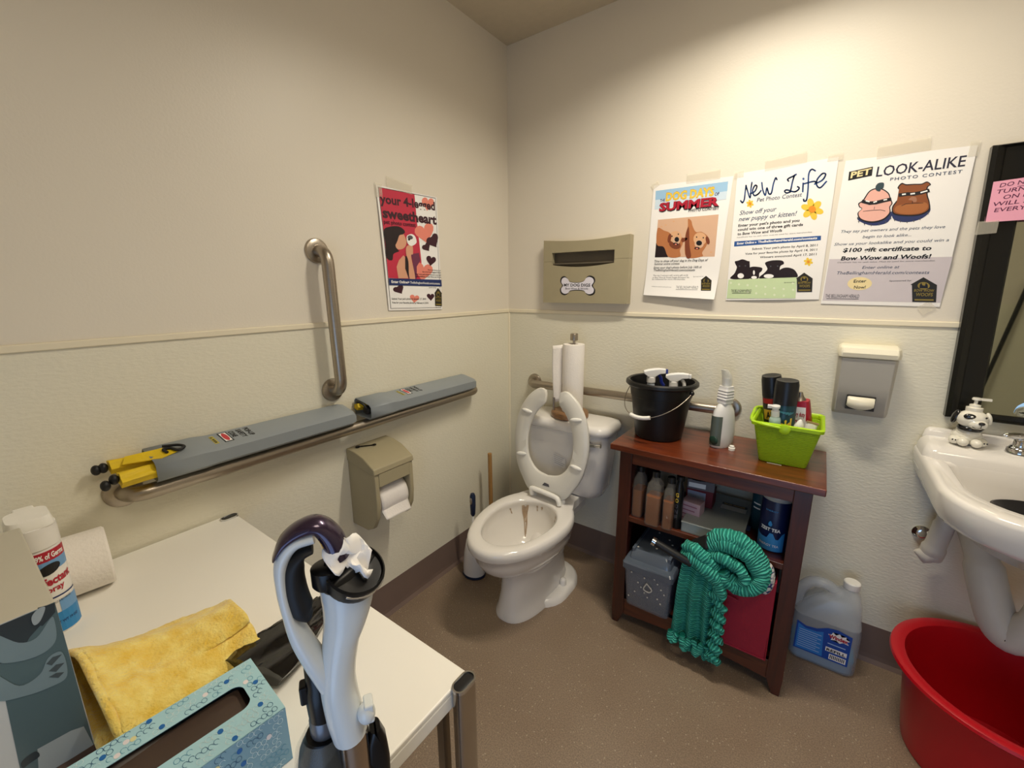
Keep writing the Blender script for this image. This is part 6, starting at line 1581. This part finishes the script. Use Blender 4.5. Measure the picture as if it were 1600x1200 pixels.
sweep([(-.024, 0, 1.1215), (-.033, 0, 1.119), (-.040, 0, 1.108), (-.0415, 0, 1.088), (-.0385, 0, 1.066), (-.034, 0, 1.0560)],
      [(.0030, .010), (.0045, .0125), (.0085, .0130), (.0095, .0135), (.0100, .0135), (.0050, .010)]).build('grip', M_grip, t, smooth=60)
# black rotary head on top
hd_ax = Vector((.30, -.38, .875)).normalized()
def disc(c, r, n=36, sq_=1.0):
    a = Vector((1, 0, 0)); a = (a - hd_ax * a.dot(hd_ax)).normalized(); b = hd_ax.cross(a)
    return [Vector(c) + a * r * cos(2 * pi * j / n) + b * r * sin(2 * pi * j / n) * sq_ for j in range(n)]
hc = Vector((.006, -.002, 1.086))
MB().loft([disc(hc - hd_ax * .010, .0235), disc(hc, .0270), disc(hc + hd_ax * .010, .0275), disc(hc + hd_ax * .0115, .0255), disc(hc + hd_ax * .0085, .0242), disc(hc + hd_ax * .0095, .018), disc(hc + hd_ax * .0115, .009)]).build('rotary_head', M_vacb, t, smooth=40)
ha = (Vector((1, 0, 0)) - hd_ax * hd_ax.x).normalized(); hb_ = hd_ax.cross(ha)
rg = (ha * .8 + hb_ * .6).normalized(); rn = hd_ax.cross(rg)
MB().loft([[hc + rg * s_ + rn * q * wq + hd_ax * (.008 + hh) for q, hh in ((-1, 0), (-.5, hq), (.5, hq), (1, 0))] for s_, wq, hq in ((-.024, .004, .001), (-.012, .008, .0065), (0, .009, .008), (.012, .008, .0065), (.024, .004, .001))]).build('finger_bar', M_vacb, t, smooth=60)
MB().tube([hc + hd_ax * .006 + ha * .0272 * cos(a) + hb_ * .0272 * sin(a) for a in [radians(-110 + 10 * k) for k in range(12)]], .0012, 8).build('chrome_trim', M_chrome, t, smooth=60)
MB().lathe([(.012, 0), (.014, .003), (.014, .018), (.011, .020)], 24, (-.014, -.004, 1.084)).build('swivel_ring', M_vacb, t, smooth=40)
# lower parts
MB().lathe([(.0145, .42), (.0145, .912)], 28, (-.008, 0, 0)).build('metal_wand', mat('polished_wand', '#b9aca0', .15, 1.0, var=.04), t, smooth=50)
MB().lathe([(.0125, .902), (.0125, .915), (.0135, .930), (.0140, .942), (.0140, .955), (.0125, .962), (.0120, .985), (.008, .992)], 26, (-.034, .020, 0)).build('hose_cuff', M_vacb, t, smooth=40)
MB().box(-.052, .013, .945, -.044, .026, .966).build('cuff_clip', M_vacb, t, bevel=.002)
MB().lathe([(.0130, .900), (.0138, .905), (.0138, .9195), (.0128, .922)], 26, (-.034, .020, 0)).build('grey_band', mat('band_grey', '#6f7075', .3, .5), t, smooth=40)
MB().lathe([(.024, .60), (.029, .62), (.030, .86), (.026, .885), (.018, .902)], 32, (-.034, .020, 0)).build('dust_canister', M_vacb, t, smooth=60)
MB().lathe([(.0305, .62), (.0315, .86), (.0275, .888), (.019, .904), (.0185, .903), (.0310, .86), (.030, .62)], 32, (-.036, .018, 0), False, False).build('canister_shell', clear_mat('clear_plastic_shell', '#8f918c', .05, alpha=.16), t, smooth=60)
MB().loft([[(x, y, z) for x, y in rrect(.013, .004, hx_, .010, .006, 4)] for z, hx_ in ((.80, .010), (.86, .012), (.885, .010), (.900, .005))]).build('tool_clip', M_vacb, t, smooth=50)
MB().loft([[(x, y, z) for x, y in rrect(-.012, .012, hx_, hy_, .012, 4)] for z, hx_, hy_ in ((.40, .020, .020), (.45, .032, .030), (.60, .036, .032), (.84, .030, .026), (.872, .020, .018))]).build('motor_body', M_vacb, t, smooth=50)
MB().tube([(-.012, .01, .42), (-.012, .01, .12)], .018, 20).build('lower_neck', M_vacb, t, smooth=50)
MB().loft([[(x, y, z) for x, y in rrect(-.010, -.01, hx_, hy_, .03, 5)] for z, hx_, hy_ in ((.004, .12, .062), (.045, .12, .062), (.075, .09, .045), (.12, .03, .025))]).build('floor_head', M_vacb, t, smooth=50)
# torn paper stuck on the head
mb = MB()
def scrap(u, v):
    s_ = -.013 + .034 * u; z = 1.134 - .026 * v + .005 * sin(3.2 * u + 1) * (1 - v) - .014 * u
    return Vector((s_ + .004 * sin(7 * v), -.002 - .014 * v + .005 * sin(9 * u + 4 * v), z + .004 * sin(11 * u * (1 - v)) - .006 * abs(sin(3 * pi * v * u))))
mb.grid(scrap, 12, 10)
mb.v = [ROOT[t] @ p for p in mb.v]
L_ = ROOT[t] @ Vector((.006, -.018, 1.11))
one('paper_scrap', 'torn white paper scrap crumpled on top of the vacuum head', 'paper', mb, M_paper, tuple(L_), smooth=25, solid=.0006)
